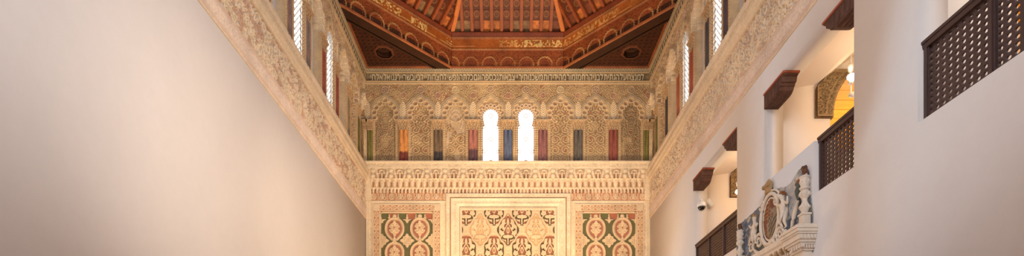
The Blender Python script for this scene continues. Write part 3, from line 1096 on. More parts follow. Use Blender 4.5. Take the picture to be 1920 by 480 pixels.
words = PSALM.split(' ')
wm = []
for w_ in words:
    me = text_mesh(w_[::-1])
    co = np.empty(len(me.vertices) * 3, np.float32); me.vertices.foreach_get('co', co)
    wm.append((me, co.reshape(-1, 3)))
allc = np.concatenate([c for _, c in wm])
lo_, hi_ = np.percentile(allc[:, 1], 5), np.percentile(allc[:, 1], 93)
gapw = 0.16
tot = sum(float(np.ptp(c[:, 0])) for _, c in wm) + gapw * (len(words) - 1)
tx0, tx1 = ex(695), ex(1207)
sxx = (tx1 - tx0) / tot; szz = 10.6 * S / (hi_ - lo_)
xr = tx1
for (me, co), w_ in zip(wm, words):
    wd = float(np.ptp(co[:, 0])) * sxx
    new = np.empty_like(co)
    new[:, 0] = xr - wd + (co[:, 0] - co[:, 0].min()) * sxx - band.location.x
    new[:, 2] = ez(150.6) + (co[:, 1] - lo_) * szz - band.location.z
    new[:, 1] = (D + 0.004 - co[:, 2] * 0.5) - band.location.y
    me.vertices.foreach_set('co', new.ravel()); me.update()
    me.materials.clear(); me.materials.append(M['letter'])
    link(bpy.data.objects.new('lettering', me), band)
    xr -= wd + gapw * sxx

# ================================================================== SIDE WALLS
ZREF = EYE + CY * S


def side_cornice(u, v):
    # slanting leaf strokes on a grey ground; u metres along the wall
    p = 0.17
    s = (u + (v - 146) * 0.006) % p
    k = ridge((s - p / 2) / (p / 2) * 1.0, .42) * ((v > 139.5) & (v < 151))
    k2 = ridge((((u * 1.0 + 0.3 * np.sin(u * 9)) % 0.11) - 0.055) / 0.055, .5) * ((v > 140) & (v < 143.5))
    k = np.maximum(k, k2)
    h, col, _ = cornice_fn(1)(u / S, v)
    bandm = (v >= 138.5) & (v < 151.8)
    h = np.where(bandm, 0.016 * k, h)
    col = np.where(bandm[..., None], mixc(flat(u, (112, 94, 70)), (214, 192, 152), k), col)
    return h, col, None


def frieze_fn(seed):
    def fn(u, v):
        # u metres along Y, v metres up (z)
        h = np.full(u.shape, 0.02); col = flat(u, (226, 204, 176))
        # main field: bold vine with leaves
        m = (v > 8.19) & (v < 9.0)
        uu = u + 0.05 * np.sin(v * 9); vv = v + 0.05 * np.sin(u * 7 + seed)
        s1 = scroll(uu, vv - 8.19, 0.27, 0.088, 0.0, 0.2)
        cells = 0.062
        ci, cj = np.floor(uu / cells), np.floor(vv / cells)
        best = np.zeros(u.shape)
        for a in (-1, 0, 1):
            for b in (-1, 0, 1):
                i, j = ci + a, cj + b
                cxx = (i + .2 + .6 * hsh(i, j, seed)) * cells; cyy = (j + .2 + .6 * hsh(i, j, seed + 5)) * cells
                an = hsh(i, j, seed + 9) * PI
                x = uu - cxx; y = vv - cyy
                xr = x * np.cos(an) + y * np.sin(an); yr = -x * np.sin(an) + y * np.cos(an)
                t = np.arctan2(yr, xr)
                d = np.hypot(xr * 0.75, yr * 1.35) * (1 + .25 * np.cos(5 * t))
                best = np.maximum(best, (0.6 + 0.4 * hsh(i, j, seed + 2)) * ridge(d, 0.026))
        k = np.clip(np.maximum(0.8 * s1, best), 0, 1)
        h = np.where(m, -0.03 + 0.07 * k, h)
        c = mixc(flat(u, (150, 120, 90)), (226, 202, 170), sm(.05, .5, k))
        pn = sm(.62, .72, noise(u * 7, v * 7, seed + 1)) * sm(.2, .6, k)
        c = mixc(c, (170, 112, 90), pn * (.20 if seed > 2 else .42))
        col = np.where(m[..., None], c, col)
        # lower border: small linked leaves, shallow
        lb = (v >= 7.80) & (v <= 8.19)
        bb = (v - 7.99) / 0.12
        k2 = braid(u * 34, bb) * (np.abs(bb) < 1)
        k3 = arab(u, v, 0.07, seed)
        kk = np.maximum(.6 * k2, .6 * k3 * (np.abs(bb) < 1.0))
        hl = 0.02 + 0.02 * kk + 0.018 * ridge(v - 8.16, .022) + 0.012 * ridge(v - 7.835, .02)
        h = np.where(lb, hl, h)
        col = np.where(lb[..., None], mixc(flat(u, (214, 188, 168)), (232, 214, 196), kk), col)
        # upper mouldings
        um = v >= 9.0
        hu = 0.05 + 0.03 * ridge(v - 9.05, .045) + 0.05 * sm(9.10, 9.16, v) + .02 * ridge(v - 9.36, .05)
        hu = hu - 0.02 * ((v > 9.14) & (v < 9.165)) - .09 * sm(9.43, 9.62, v)
        inc = arab(u, v, 0.06, 3.0) * ((v > 9.19) & (v < 9.31))
        hu = hu - 0.008 * inc
        h = np.where(um, hu, h)
        col = np.where(um[..., None], mixc(flat(u, (226, 204, 172)), (184, 152, 116), .55 * inc), col)
        return h, col, None
    return fn


sidecol = {
    'left': [((110, 100, 46), 'olive green'), ((150, 128, 96), 'grey brown'), ((150, 76, 58), 'brick red'), ((160, 80, 60), 'worn red'), ((136, 116, 104), 'dusty brown'), ((140, 112, 100), 'mauve grey'), ((150, 76, 58), 'red'), ((120, 100, 90), 'grey'), ((150, 76, 58), 'red')],
    'right': [((112, 106, 60), 'olive green'), ((66, 62, 62), 'black grey'), ((176, 96, 62), 'orange red'), ((172, 84, 56), 'brick red'), ((78, 74, 76), 'charcoal'), ((86, 70, 72), 'dark aubergine'), ((150, 76, 58), 'red'), ((120, 100, 90), 'grey'), ((150, 76, 58), 'red')],
}
place = ['nearest the corner', 'second from the corner', 'third from the corner', 'fourth from the corner', 'fifth from the corner', 'sixth from the corner', 'seventh from the corner', 'eighth from the corner', 'ninth from the corner']
wn = 3
for side, sx in (('left', -1), ('right', 1)):
    Nn = (-sx, 0, 0)
    # frieze
    o = relief('stucco_frieze', (sx * HX, 0, 0), Y_, Z_, Nn, 5.5, D - 0.02, 7.78, 9.63, 0.011, 0.009, frieze_fn(2.0 + sx), M['stucco'], None, 0.03)
    tag(o, 'long carved foliage frieze running along the %s wall' % side, 'frieze')
    # cornice
    o = relief('inscription_band', (sx * HX, 0, ZREF), Y_, (0, 0, -1), Nn, 6.0, D - 0.02, 127.0, 153.5, 0.02, 0.5, side_cornice, M['stucco'], None, 0.15, 1, S)
    tag(o, 'weathered band of raised letter strokes under the timber ceiling on the %s wall' % side, 'inscription band')
    # corner pier between corner and first column
    yb = [D - 0.02] + COLS
    k0 = (17.99 - 17.2)
    # bays
    for k, (c, kd) in enumerate(zip(side_bays, side_kind)):
        o = relief('window_arch' if kd == 'window' else 'lobed_arch', (sx * HX, c, ZREF), Y_, (0, 0, -1), Nn, -33.0, 33.0, 153.5, 307.0, 0.55, 0.55,
                   make_bay(kd, k + 3.0 + (0.5 if sx > 0 else 0), inkind=k % 2, deep=2.6 if kd != 'window' else 1.6, tone=0.15), M['stucco'], None, 0.205, BAYW / 66.0, S)
        what = {'orn': 'blind lobed arch with carved niche', 'plain': 'blind lobed arch over a plain niche', 'window': 'lobed arch around a pierced window'}[kd]
        tag(o, '%s on the %s wall, %s' % (what, side, place[k + 1]), 'arch', 'lobed arches of the side arcades')
        if kd == 'window':
            # pierced screen: hexagonal lattice
            us = np.arange(-0.27, 0.2701, 0.009); vs = np.arange(ZSILL, ez(193), 0.012)
            uc = (us[:-1] + us[1:]) / 2; vc = (vs[:-1] + vs[1:]) / 2
            U2, V2 = np.meshgrid(uc, vc)
            p = 0.118
            a = (U2 / p) * 2 * PI; b = (V2 / (p * 1.25)) * 2 * PI
            f = np.cos(a) + np.cos(b)
            solid = (np.abs(f) < 0.26) | (np.abs(U2) > 0.25)
            o = struct(plate('window_%d' % wn, (sx * (HX + 0.04), c, 0), Y_, Z_, (sx, 0, 0), us, vs, solid, 0.012, M['screen']))
            wn += 1
    # the strip between the last column and the corner
    o = relief('corner_arch', (sx * HX, 17.745, ZREF), Y_, (0, 0, -1), Nn, -33.0, 14.5, 153.5, 307.0, 0.8, 0.7, make_bay('plain', 9.0, deep=2.2, tone=.15), M['stucco'], None, 0.205, BAYW / 66.0, S)
    tag(o, 'half lobed arch tight in the corner of the %s wall beside the end wall' % side, 'arch', 'lobed arches of the side arcades')
    for k, yc in enumerate(COLS):
        cc, nm = sidecol[side][k]
        if k > 6: continue
        colonnette(sx * (HX + 0.062), yc, (-sx, 0), 0.31, ZSILL - .10, ZC0 - .0, ZC1, cc, tuple(int(v * .85) for v in cc), 0.15,
                   '%s twin colonnette on the %s wall, %s' % (nm, side, place[k]), 'colonnettes of the side arcades', foot=False)

# ================================================================== TIMBER CEILING
ZB, ZT = 12.77, ez(63.0)      # carved timber frieze from wall top to rafters
PX = 1.855                    # half width of the end face
PY = HX - PX                  # 45 degree corner run
SL = math.radians(35.0)
RUN = 2.9
CS, SN = math.cos(SL), math.sin(SL)


def tim_frieze(seed):
    H = ZT - ZB

    def fn(u, v):
        # v in metres from bottom, u metres along
        h = np.zeros(u.shape); col = flat(u, (146, 78, 34))
        # bottom lip
        a = v < 0.07
        h = np.where(a, 0.05, h); col = np.where(a[..., None], flat(u, (168, 96, 52)), col)
        # scallop board .07 - .62
        b = (v >= 0.07) & (v < 0.62)
        p = 0.62
        t = (u + p / 2) % p - p / 2
        d = np.hypot(t, v - 0.17); th = np.arctan2(t, v - 0.17)
        lob = ridge(d - 0.235 - 0.014 * np.cos(th * 18), .03)
        inn = ridge(d - .15, .012)
        leaf = arab(u, v, 0.09, seed)
        hb = -0.01 + 0.022 * lob + .01 * inn + .006 * leaf
        cb = mixc(flat(u, (124, 58, 26)), (180, 98, 44), leaf * .7)
        cb = mixc(cb, (204, 160, 92), lob * .75 * (.5 + .5 * sm(.3, .6, noise(u * 3, v * 3, seed)))); cb = mixc(cb, (112, 50, 22), (d < .14) * .45)
        h = np.where(b, hb, h); col = np.where(b[..., None], cb, col)
        # bead line, script board, bead line
        for q in (0.65, 1.03):
            m = np.abs(v - q) < 0.025
            bd = ridge(np.hypot((u % .05) - .025, v - q), .02)
            h = np.where(m, 0.012 + .02 * bd, h); col = np.where(m[..., None], mixc(flat(u, (130, 60, 28)), (214, 170, 100), bd), col)
        s = (v >= .675) & (v < 1.005)
        st = np.maximum(sm(.5, .62, noise(u * 34, v * 11, seed)) * sm(.3, .45, noise(u * 9, v * 5, seed + 3)), sm(.6, .7, noise(u * 20, v * 24, seed + 8))) * sm(.25, .4, noise(u * 2.2, v * .3, seed + 4)) * (np.abs(v - .84) < .12)
        bar = ridge(v - .76, .014) * (noise(u * 6, v * 0, seed + 6) > .4)
        ks = np.maximum(st, bar * .8)
        cs = mixc(flat(u, (172, 92, 34)), (236, 196, 120), ks * (.55 + .45 * sm(.4, .6, noise(u * 1.7, v * 0, seed + 2))))
        h = np.where(s, 0.0 + .012 * ks, h); col = np.where(s[..., None], cs, col)
        t_ = v >= 1.055
        h = np.where(t_, .02 + .03 * sm(1.055, H, v), h); col = np.where(t_[..., None], flat(u, (126, 58, 26)), col)
        return h, col, None
    return fn


def face_frame(name, label, P, U, Nin, length, seed, wall_side=False):
    o = relief(name, (P[0], P[1], ZB), U, Z_, Nin, 0, length, 0, ZT - ZB, 0.012, 0.012, tim_frieze(seed), M['wood'], None, 0.06)
    tag(o, label, 'frieze', 'painted timber frieze boards')


r2 = 1 / math.sqrt(2)
face_frame('timber_frieze', 'painted timber frieze with scallops and script above the end wall', (-PX, D - 0.03), X_, (0, -1, 0), 2 * PX, 1.0)
face_frame('timber_frieze', 'slanting painted timber frieze across the left corner of the hall', (-HX, D - PY), (r2, r2, 0), (r2, -r2, 0), PY / r2, 2.0)
face_frame('timber_frieze', 'slanting painted timber frieze across the right corner of the hall', (PX, D), (r2, -r2, 0), (-r2, -r2, 0), PY / r2, 3.0)
for side, sx in (('left', -1), ('right', 1)):
    face_frame('timber_frieze', 'long painted timber frieze along the top of the %s wall' % side, (sx * (HX - .0), 6.0), Y_, (-sx, 0, 0), D - PY - 6.0, 4.0 + sx)
    # corner beam (dark underside) and triangular panel
    bm = bmesh.new()
    w = 0.34
    A = Vector((sx * HX, D - PY, ZB - 0.01)); B = Vector((sx * PX, D, ZB - 0.01))
    n = Vector((sx * r2, r2, 0))
    dd = (B - A).normalized()
    # stepped underside
    obox(bm, A - dd * .05, (B - A) + dd * .5, n * w, (0, 0, .25))
    obox(bm, A + n * w * .9 - dd * .05, (B - A) + dd * .5, n * .1, (0, 0, .15))
    o = put('corner_beam', bm, M['beam'])
    tag(o, 'dark slanting timber beam cutting the %s corner under the ceiling' % side, 'beam', 'corner beams of the ceiling')
    # triangular carved panel with octagonal boss
    e = empty('ceiling_panel', 'dark triangular carved timber panel with octagonal boss in the %s ceiling corner' % side, 'panel', (sx * 3.9, 17.2, ZB + .1), 'triangular corner panels')

    def tri(u, v, sx=sx):
        # u = X, v = Y
        xx = np.abs(u); yy = v
        s_ = (HX - xx) + (D - yy)          # distance-like from the corner
        mask = (s_ < PY - 0.10)
        q = 0.16
        g1 = np.abs(((xx + yy) % q) - q / 2); g2 = np.abs(((xx - yy) % q) - q / 2); g3 = np.abs((xx % q) - q / 2); g4 = np.abs((yy % q) - q / 2)
        k = np.maximum(np.maximum(ridge(g1, .018), ridge(g2, .018)), np.maximum(ridge(g3, .014), ridge(g4, .014)) * .8)
        cx, cy = HX - .80, D - .80
        a = np.arctan2(yy - cy, xx - cx); d = np.hypot(xx - cx, yy - cy)
        oc = d * np.cos((a + PI / 8) % (PI / 4) - PI / 8)
        mask = mask & ~(oc < .235)
        rimo = (oc < .31)
        h = 0.02 * k; col = mixc(flat(u, (54, 27, 15)), (92, 48, 26), k)
        h = np.where(rimo, .035, h); col = np.where(rimo[..., None], flat(u, (110, 60, 34)), col)
        edge = ((HX - xx) < .10) | ((D - yy) < .10)
        h = np.where(edge, .05, h); col = np.where(edge[..., None], flat(u, (156, 86, 46)), col)
        return h, col, mask
    if sx < 0: relief('carved_board', (0, 0, ZB + .06), X_, Y_, (0, 0, -1), -HX, -HX + PY, D - PY, D, 0.02, 0.02, tri, M['wood'], e, None)
    else: relief('carved_board', (0, 0, ZB + .06), X_, Y_, (0, 0, -1), HX - PY, HX, D - PY, D, 0.02, 0.02, tri, M['wood'], e, None)
    # recessed boss cup
    bm = bmesh.new()
    lathe(bm, [(0.255, ZB + .05), (0.25, ZB + .20), (0.12, ZB + .24), (0.05, ZB + .23)], sx * (HX - .8), D - .8, 8, PI / 8, 2 * PI + PI / 8)
    for f in list(bm.faces):
        if len(f.verts) == 8 and f.calc_center_median().z < ZB + .1: bm.faces.remove(f)
    put('boss', bm, M['beam'], e)
    bm = bmesh.new()
    for q in range(8):
        a = PI / 8 + q * PI / 4
        ball(bm, (sx * (HX - .8) + .13 * math.cos(a), D - .8 + .13 * math.sin(a), ZB + .215), .045, 1, 1, .5, 8)
    ball(bm, (sx * (HX - .8), D - .8, ZB + .21), .06, 1, 1, .6, 8)
    put('rosette', bm, M['beam'], e, True)


# sloping boards between rafters
def board_fn(width0, slope_in, sp, seed, shift):
    def fn(u, v):
        # u along the face, v up the slope (metres)
        t = (u + shift) % sp
        x = t - sp / 2
        cell = np.floor((u + shift) / sp)
        vp = (v - 0.36) % .30 - .15; row = np.floor((v - .36) / .30)
        d = np.hypot(x, vp)
        ringm = ridge(d - .085, .018); dot = ridge(d, .035)
        pet = sm(0, .6, np.cos(8 * np.arctan2(vp, x))) * (d < .075) * (d > .03)
        h = 0.004 * ringm + .004 * dot
        col = mixc(flat(u, (92, 44, 22)), (168, 104, 52), ringm * .7 + pet * .4 + dot * .4)
        bat = ridge(np.abs(vp) - .145, .016)
        h = h + .014 * bat; col = mixc(col, (104, 46, 24), bat)
        low = v < .33
        hv = hsh(cell, 0 * cell, seed)
        lc = np.where((hv > .6)[..., None], flat(u, (206, 116, 50)), np.where((hv > .3)[..., None], flat(u, (146, 108, 70)), flat(u, (130, 66, 36))))
        lc = mixc(lc, (90, 50, 30), .35 * sm(.4, .7, fbm(u * 12, v * 12, seed)))
        col = np.where(low[..., None], lc, col); h = np.where(low, .0, h)
        m = (u > v * CS * slope_in - .03) & (u < width0 - v * CS * slope_in + .03)
        return h, col, m
    return fn


def slope_face(P, U, Nin, length, sp, seed, tall, rot_label, visible=True, slope_in=0.414, shift=0.0):
    """P start of eave (2D), U direction along the eave, Nin inward horizontal normal"""
    P = Vector((P[0], P[1], ZT)); U = Vector(U); Nin = Vector(Nin)
    Vv = Nin * CS + Vector((0, 0, SN))
    nrm = (Nin * SN - Vector((0, 0, CS)))     # pointing down into the hall
    L = RUN / CS
    o = relief('ceiling', P - nrm * 0.14, U, Vv, nrm, 0, length, 0, L, 0.02 if visible else .2, 0.02 if visible else .2, board_fn(length, slope_in, sp, seed, shift), M['wood'], None, None)
    struct(o)
    if not visible: return
    n = int(length / sp)
    for i in range(n + 1):
        u = -shift + i * sp
        if u < .10 or u > length - .10: continue
        lim = min(u, length - u) / slope_in / CS
        ll = min(L, lim)
        if ll < .25: continue
        bm = bmesh.new()
        w = 0.075
        o0 = P + U * (u - w / 2) - nrm * .13
        obox(bm, o0, U * w, Vv * ll, nrm * .13)
        # moulded lower edges
        obox(bm, P + U * (u - w / 2 - .014) - nrm * .045, U * (w + .028), Vv * ll, nrm * .018)
        obox(bm, P + U * (u - w / 2 - .02) - nrm * .13, U * (w + .04), Vv * ll, nrm * .02)
        c = P + U * u
        oo = put('rafter', bm, M['rafter'], None, False, (c.x, c.y, c.z))
        tag(oo, 'reddish painted rafter rising from the %s' % rot_label, 'rafter', 'rafters above the %s' % rot_label)


slope_face((-PX, D), X_, (0, -1, 0), 2 * PX, 0.3265, 1.0, True, 'end wall frieze', shift=0.3265 * .5 - (PX % .3265) + .04)
slope_face((-HX, D - PY), (r2, r2, 0), (r2, -r2, 0), PY / r2, 0.3265, 2.0, True, 'left corner frieze')
slope_face((PX, D), (r2, -r2, 0), (-r2, -r2, 0), PY / r2, 0.3265, 3.0, True, 'right corner frieze')
# the long side slopes and the flat top
for sx in (-1, 1):
    bm = bmesh.new()
    zt = ZT + RUN * SN / CS + .1
    a = [(sx * (HX + .1), BACK - .2, ZT), (sx * (HX + .1), D - PY, ZT), (sx * (HX - RUN), D - PY - .414 * RUN, zt), (sx * (HX - RUN), BACK - .2, zt)]
    vs = [bm.verts.new(p) for p in a]
    vs2 = [bm.verts.new((p[0], p[1], p[2] + .15)) for p in a]
    bm.faces.new(vs); bm.faces.new(vs2[::-1])
    for i in range(4): bm.faces.new((vs[i], vs[(i + 1) % 4], vs2[(i + 1) % 4], vs2[i]))
    struct(put('ceiling', bm, M['rafter']))
bm = bmesh.new(); box(bm, -HX - .3, HX + .3, BACK - .3, D + .4, ZT + RUN * SN / CS + .0, ZT + RUN * SN / CS + .3)
struct(put('ceiling', bm, M['rafter']))
# outer roof box so that no sky leaks round the slopes
bm = bmesh.new()
box(bm, -HX - .5, -HX - .3, BACK - .3, D + .5, ZT - .6, ZT + 2.3); box(bm, HX + .3, HX + .5, BACK - .3, D + .5, ZT - .6, ZT + 2.3)
box(bm, -HX - .5, HX + .5, D + .34, D + .5, ZT - .6, ZT + 2.3)
struct(put('ceiling', bm, M['beam']))
# hip rafters at the folds
for sx in (-1, 1):
    A = Vector((sx * PX, D, ZT)); B = Vector((sx * (PX - .414 * RUN), D - RUN, ZT + RUN * SN / CS))
    A2 = Vector((sx * HX, D - PY, ZT)); B2 = Vector((sx * (HX - RUN), D - PY - .414 * RUN, ZT + RUN * SN / CS))
    for (a, b, m, lb) in ((A, B, M['rafter_pale'], 'pale orange hip rafter at the %s fold of the ceiling above the end wall'), (A2, B2, M['rafter_pale'], 'orange hip rafter on the %s side wall end of the corner slope')):
        d = (b - a); t = d.normalized(); s = t.cross(Vector((0, 0, 1))).normalized(); dn = s.cross(t)
        if dn.z > 0: dn = -dn
        bm = bmesh.new()
        w = .12
        obox(bm, a - s * w / 2 - dn * .14, s * w, d, dn * .15)
        obox(bm, a - s * (w / 2 + .012) - dn * .05, s * (w + .024), d, dn * .02)
        oo = put('hip_rafter', bm, m, None, False, tuple(a))
        tag(oo, lb % ('left' if sx < 0 else 'right'), 'rafter', 'hip rafters')

# ================================================================== GALLERY BEHIND THE RIGHT WALL
GX0, GX1 = HX + .35, 8.6
bm = bmesh.new(); box(bm, GX0 - .02, GX1, 0.5, 17.8, 4.55, 4.7)
struct(put('floor', bm, M['floor']))
struct(wall_grid('wall_gallery', (GX1, 0, 0), Y_, Z_, (1, 0, 0), 0.5, 17.8, 4.5, 9.2, [], .2, M['gplaster']))
# sloping gallery ceiling (section extruded along Y)
bm = bmesh.new()
sec = [(GX0 - .02, 7.50), (5.82, 7.62), (6.9, 8.45), (GX1 + .2, 8.45), (GX1 + .2, 8.6), (GX0 - .02, 8.6)]
prism(bm, sec, (0, 0.5, 0), X_, Z_, Y_, 17.3)
struct(put('ceiling', bm, M['gplaster']))
# plank soffit beyond each transverse arch + the transverse walls
for i, (yw, yend) in enumerate(((6.42, 7.3), (10.15, 11.05), (14.05, 14.95), (2.6, 3.4))):
    # wall with a round-headed opening from X 6.08 on
    us = np.concatenate([[GX0 - .01], np.arange(5.8, GX1 + .01, .04)]); vs = np.concatenate([[4.7], np.arange(6.9, 8.46, .04)])
    uc = (us[:-1] + us[1:]) / 2; vc = (vs[:-1] + vs[1:]) / 2
    U2, V2 = np.meshgrid(uc, vc)
    cxm = 7.38
    opn = ((np.abs(U2 - cxm) < 1.30) & (V2 < 7.0)) | ((np.hypot((U2 - cxm) / 1.30, (V2 - 7.0) / 1.22) < 1) & (V2 >= 7.0))
    struct(plate('wall_gallery', (0, yw, 0), X_, Z_, Y_, us, vs, ~opn, .35, M['gplaster']))
    # carved stone springer of the arch
    def inner(z): return cxm - 1.28 * math.sqrt(max(0, 1 - ((max(z, 7.0) - 7.0) / 1.20) ** 2)) if z < 8.2 else cxm
    poly_out, poly_in = [], []
    zs = [6.97 + (7.86 - 6.97) * q / 10 for q in range(11)]
    outer = []
    for z in zs:
        xo = 5.785 if z < 7.55 else 5.785 + (z - 7.55) * 0.95
        outer.append((xo, z))
    innr = [(inner(z) + .01 + (.0 if z < 7.7 else .0), z) for z in zs]
    # continue the arch ring beyond
    ys0 = yw - .05
    bm = bmesh.new()
    prism(bm, outer + innr[::-1], (0, ys0, 0), X_, Z_, Y_, .45)
    for q in range(len(zs) - 1):
        za, zb = zs[q], zs[q + 1]
        for w0 in (.06, .2, .34):
            obox(bm, (inner(za) + .0, ys0 + w0, za + .008), (.028, 0, 0), (0, .09, 0), (inner(zb) - inner(za), 0, zb - za - .016))
    ob = put('arch_springer', bm, M['springer'] if 'springer' in M else M.setdefault('springer', surf('springer_stone', (140, 112, 80), amt=.35, scale=7, bump=.02, bscale=24, amt2=.25)))
    nm = ['behind the front lattice railing', 'above the middle gallery opening', 'above the far gallery opening', 'nearest the camera, hidden by the wall'][i]
    def sprf(u, v):
        xo = np.where(v < 7.55, 5.785, 5.785 + (v - 7.55) * .95)
        xi = cxm - 1.28 * np.sqrt(np.clip(1 - ((np.maximum(v, 7.0) - 7.0) / 1.2) ** 2, 0, 1))
        k = np.maximum(arab(u, v, .07, 2.0), .8 * scroll(u, v, .13, .045))
        edge = (u - xo < .03) | (xi - u < .035) | (v < 7.02) | (v > 7.80)
        line = np.abs((xi - u) - .14) < .014
        k = np.where(edge | line, 1.0, k)
        return .004 + .03 * k, mixc(flat(u, (96, 76, 50)), (158, 130, 94), k), (u > xo + .004) & (u < xi) & (v < 7.86)
    so = relief('carved_face', (0, ys0, 0), X_, Z_, (0, -1, 0), 5.78, 6.75, 6.975, 7.87, .012, .012, sprf, M['stone'], None, None)
    so.parent = ob
    tag(ob, 'carved brown stone arch springer inside the gallery, %s' % nm, 'arch springer', 'gallery arch springers')
    # planks
    if i < 3:
        e = empty('plank_ceiling', 'honey wood plank soffit glowing %s' % ['behind the front railing', 'beyond the middle gallery arch', 'beyond the far gallery arch'][i], 'plank soffit', (7.4, yw + 1.5, 8.0), 'plank soffits in the gallery')
        y = yw + .37
        while y < yw + 3.0:
            bm = bmesh.new(); box(bm, 6.05, 8.58, y, y + .345, 7.93, 7.97)
            put('plank', bm, M['plank'], e)
            y += .36
        bm = bmesh.new(); box(bm, 6.05, 8.58, yw + .37, y, 7.975, 8.0)
        put('backing_board', bm, M['gap'], e)


# ---- wooden consoles at the corners of the openings
def console(y_j, direction, label):
    """y_j = jamb, direction = +1 grows towards larger Y, -1 towards camera"""
    e = empty('wooden_console', label, 'bracket', (HX + .12, y_j, OZ1 - .15), 'wooden consoles under the gallery lintels')
    Lh, Hh, Wd = .70, .285, .26
    # profile in (length from jamb, z)
    pr = [(0, 0), (.40, 0), (.47, .012), (.53, .045), (.56, .09), (.585, .10), (.60, .13), (.635, .14), (.65, .18), (.66, .215), (Lh, .225), (Lh, Hh - .035), (0, Hh - .035)]
    bm = bmesh.new()
    prism(bm, pr, (HX - .005, y_j, OZ1 - Hh), (0, direction, 0), Z_, (1, 0, 0), Wd)
    # carved grooves: shallow raised bands
    for a in (.08, .2, .32, .44):
        obox(bm, (HX - .012, y_j + direction * a, OZ1 - Hh + .03), (0, direction * .07, 0), (.01, 0, 0), (0, 0, .19))
    for a in (.03, .10, .17):
        obox(bm, (HX + .02 + a, y_j + direction * .03, OZ1 - Hh - .006), (0, direction * .38, 0), (.045, 0, 0), (0, 0, .01))
    put('carved_block', bm, M['console'], e)
    bm = bmesh.new()
    obox(bm, (HX - .02, y_j, OZ1 - .036), (0, direction * (Lh + .02), 0), (Wd + .03, 0, 0), (0, 0, .034))
    put('top_strip', bm, M['console_red'], e)['label'] = 'reddish painted top strip'


console(openC[1], -1, 'dark carved wooden console above the security camera in the far opening')
console(openC[0], 1, 'dark carved wooden console at the near upper corner of the far opening')
console(openB[1], -1, 'dark carved wooden console at the far upper corner of the middle opening')
console(openB[0], 1, 'dark carved wooden console at the near upper corner of the middle opening')
console(openA[1], -1, 'dark carved wooden console at the far upper corner of the front opening')


# ---- lattice railings
def lattice_tile(bm, y0, z0, p, q, x0, x1):
    """one cell of pierced wood: square p x q with an eared hole"""
    cy, cz = y0 + p / 2, z0 + q / 2
    a, b = .29, .16   # half sizes of the plus-shaped hole (fractions)
    hole = [(a, -b), (a, b), (b, b + .0), (b, a), (-b, a), (-b, b), (-a, b), (-a, -b), (-b, -b), (-b, -a), (b, -a), (b, -b)]
    hole = [(a, -b), (a, b), (b, a), (-b, a), (-a, b), (-a, -b), (-b, -a), (b, -a)]
    outr = [(.5, -.5), (.5, .5), (.5, .5), (-.5, .5), (-.5, .5), (-.5, -.5), (-.5, -.5), (.5, -.5)]
    V = {}
    def vt(u, v, x):
        k = (round(u, 4), round(v, 4), round(x, 4))
        if k not in V: V[k] = bm.verts.new((x, cy + u * p, cz + v * q))
        return V[k]
    for x, e_ in ((x0, 0), (x1, 0)):
        for i in range(8):
            j = (i + 1) % 8
            h0, h1, o0, o1 = hole[i], hole[j], outr[i], outr[j]
            pts = [vt(*h0, x), vt(*h1, x), vt(*o1, x)]
            if o0 != o1: pts.append(vt(*o0, x))
            bm.faces.new(pts)
    for i in range(8):
        j = (i + 1) % 8
        bm.faces.new([vt(*hole[i], x0), vt(*hole[j], x0), vt(*hole[j], x1), vt(*hole[i], x1)])


def railing(y0, y1, npan, label, ztop=5.75):
    xa = HX + .07
    e = empty('lattice_railing', label, 'railing', (xa, y1, OZ0), 'lattice railings of the gallery')
    Lp = (y1 - y0) / npan
    pw = .075
    zlo, zhi = OZ0 + .06, ztop - .10
    nz = 11; q = (zhi - zlo) / nz
    for i in range(npan):
        a = y0 + i * Lp + pw * .5; b = y0 + (i + 1) * Lp - pw * .5
        ny = max(3, int(round((b - a) / .084))); p = (b - a) / ny
        bm = bmesh.new()
        for r in range(nz):
            for c in range(ny):
                lattice_tile(bm, a + c * p, zlo + r * q, p, q, xa + .022, xa + .040)
        bmesh.ops.remove_doubles(bm, verts=bm.verts, dist=.0004)
        put('lattice', bm, M['rail'], e)
    for i in range(npan + 1):
        y = y0 + i * Lp
        lo_, hi_ = (y, y + pw) if i == 0 else ((y - pw, y) if i == npan else (y - pw / 2, y + pw / 2))
        bm = bmesh.new()
        box(bm, xa, xa + .07, lo_, hi_, OZ0, ztop - .04)
        box(bm, xa - .012, xa, lo_ + .018, hi_ - .018, OZ0 + .02, ztop - .06)
        put('post', bm, M['rail'], e)
    bm = bmesh.new()
    prof = [(-.03, 0), (.10, 0), (.10, .035), (.085, .05), (-.015, .05), (-.035, .03)]
    prism(bm, [(u, v + ztop - .05) for u, v in prof], (xa, y0, 0), X_, Z_, Y_, y1 - y0)
    prism(bm, [(u, v + ztop - .105) for u, v in [(-.012, 0), (.08, 0), (.08, .055), (-.02, .055), (-.02, .03)]], (xa, y0, 0), X_, Z_, Y_, y1 - y0)
    put('top_rail', bm, M['rail'], e)
    bm = bmesh.new(); box(bm, xa, xa + .07, y0, y1, OZ0, OZ0 + .06)
    put('bottom_rail', bm, M['rail'], e)
    return e


railing(openA[0], openA[1], 3, 'large dark wood lattice railing of the front gallery opening', 5.80)
railing(openB[0], 8.34, 1, 'short dark wood lattice railing right of the painted monument', 5.73)
railing(openC[0], openC[1], 3, 'brown wood lattice railing of the far gallery opening below the camera', 5.68)

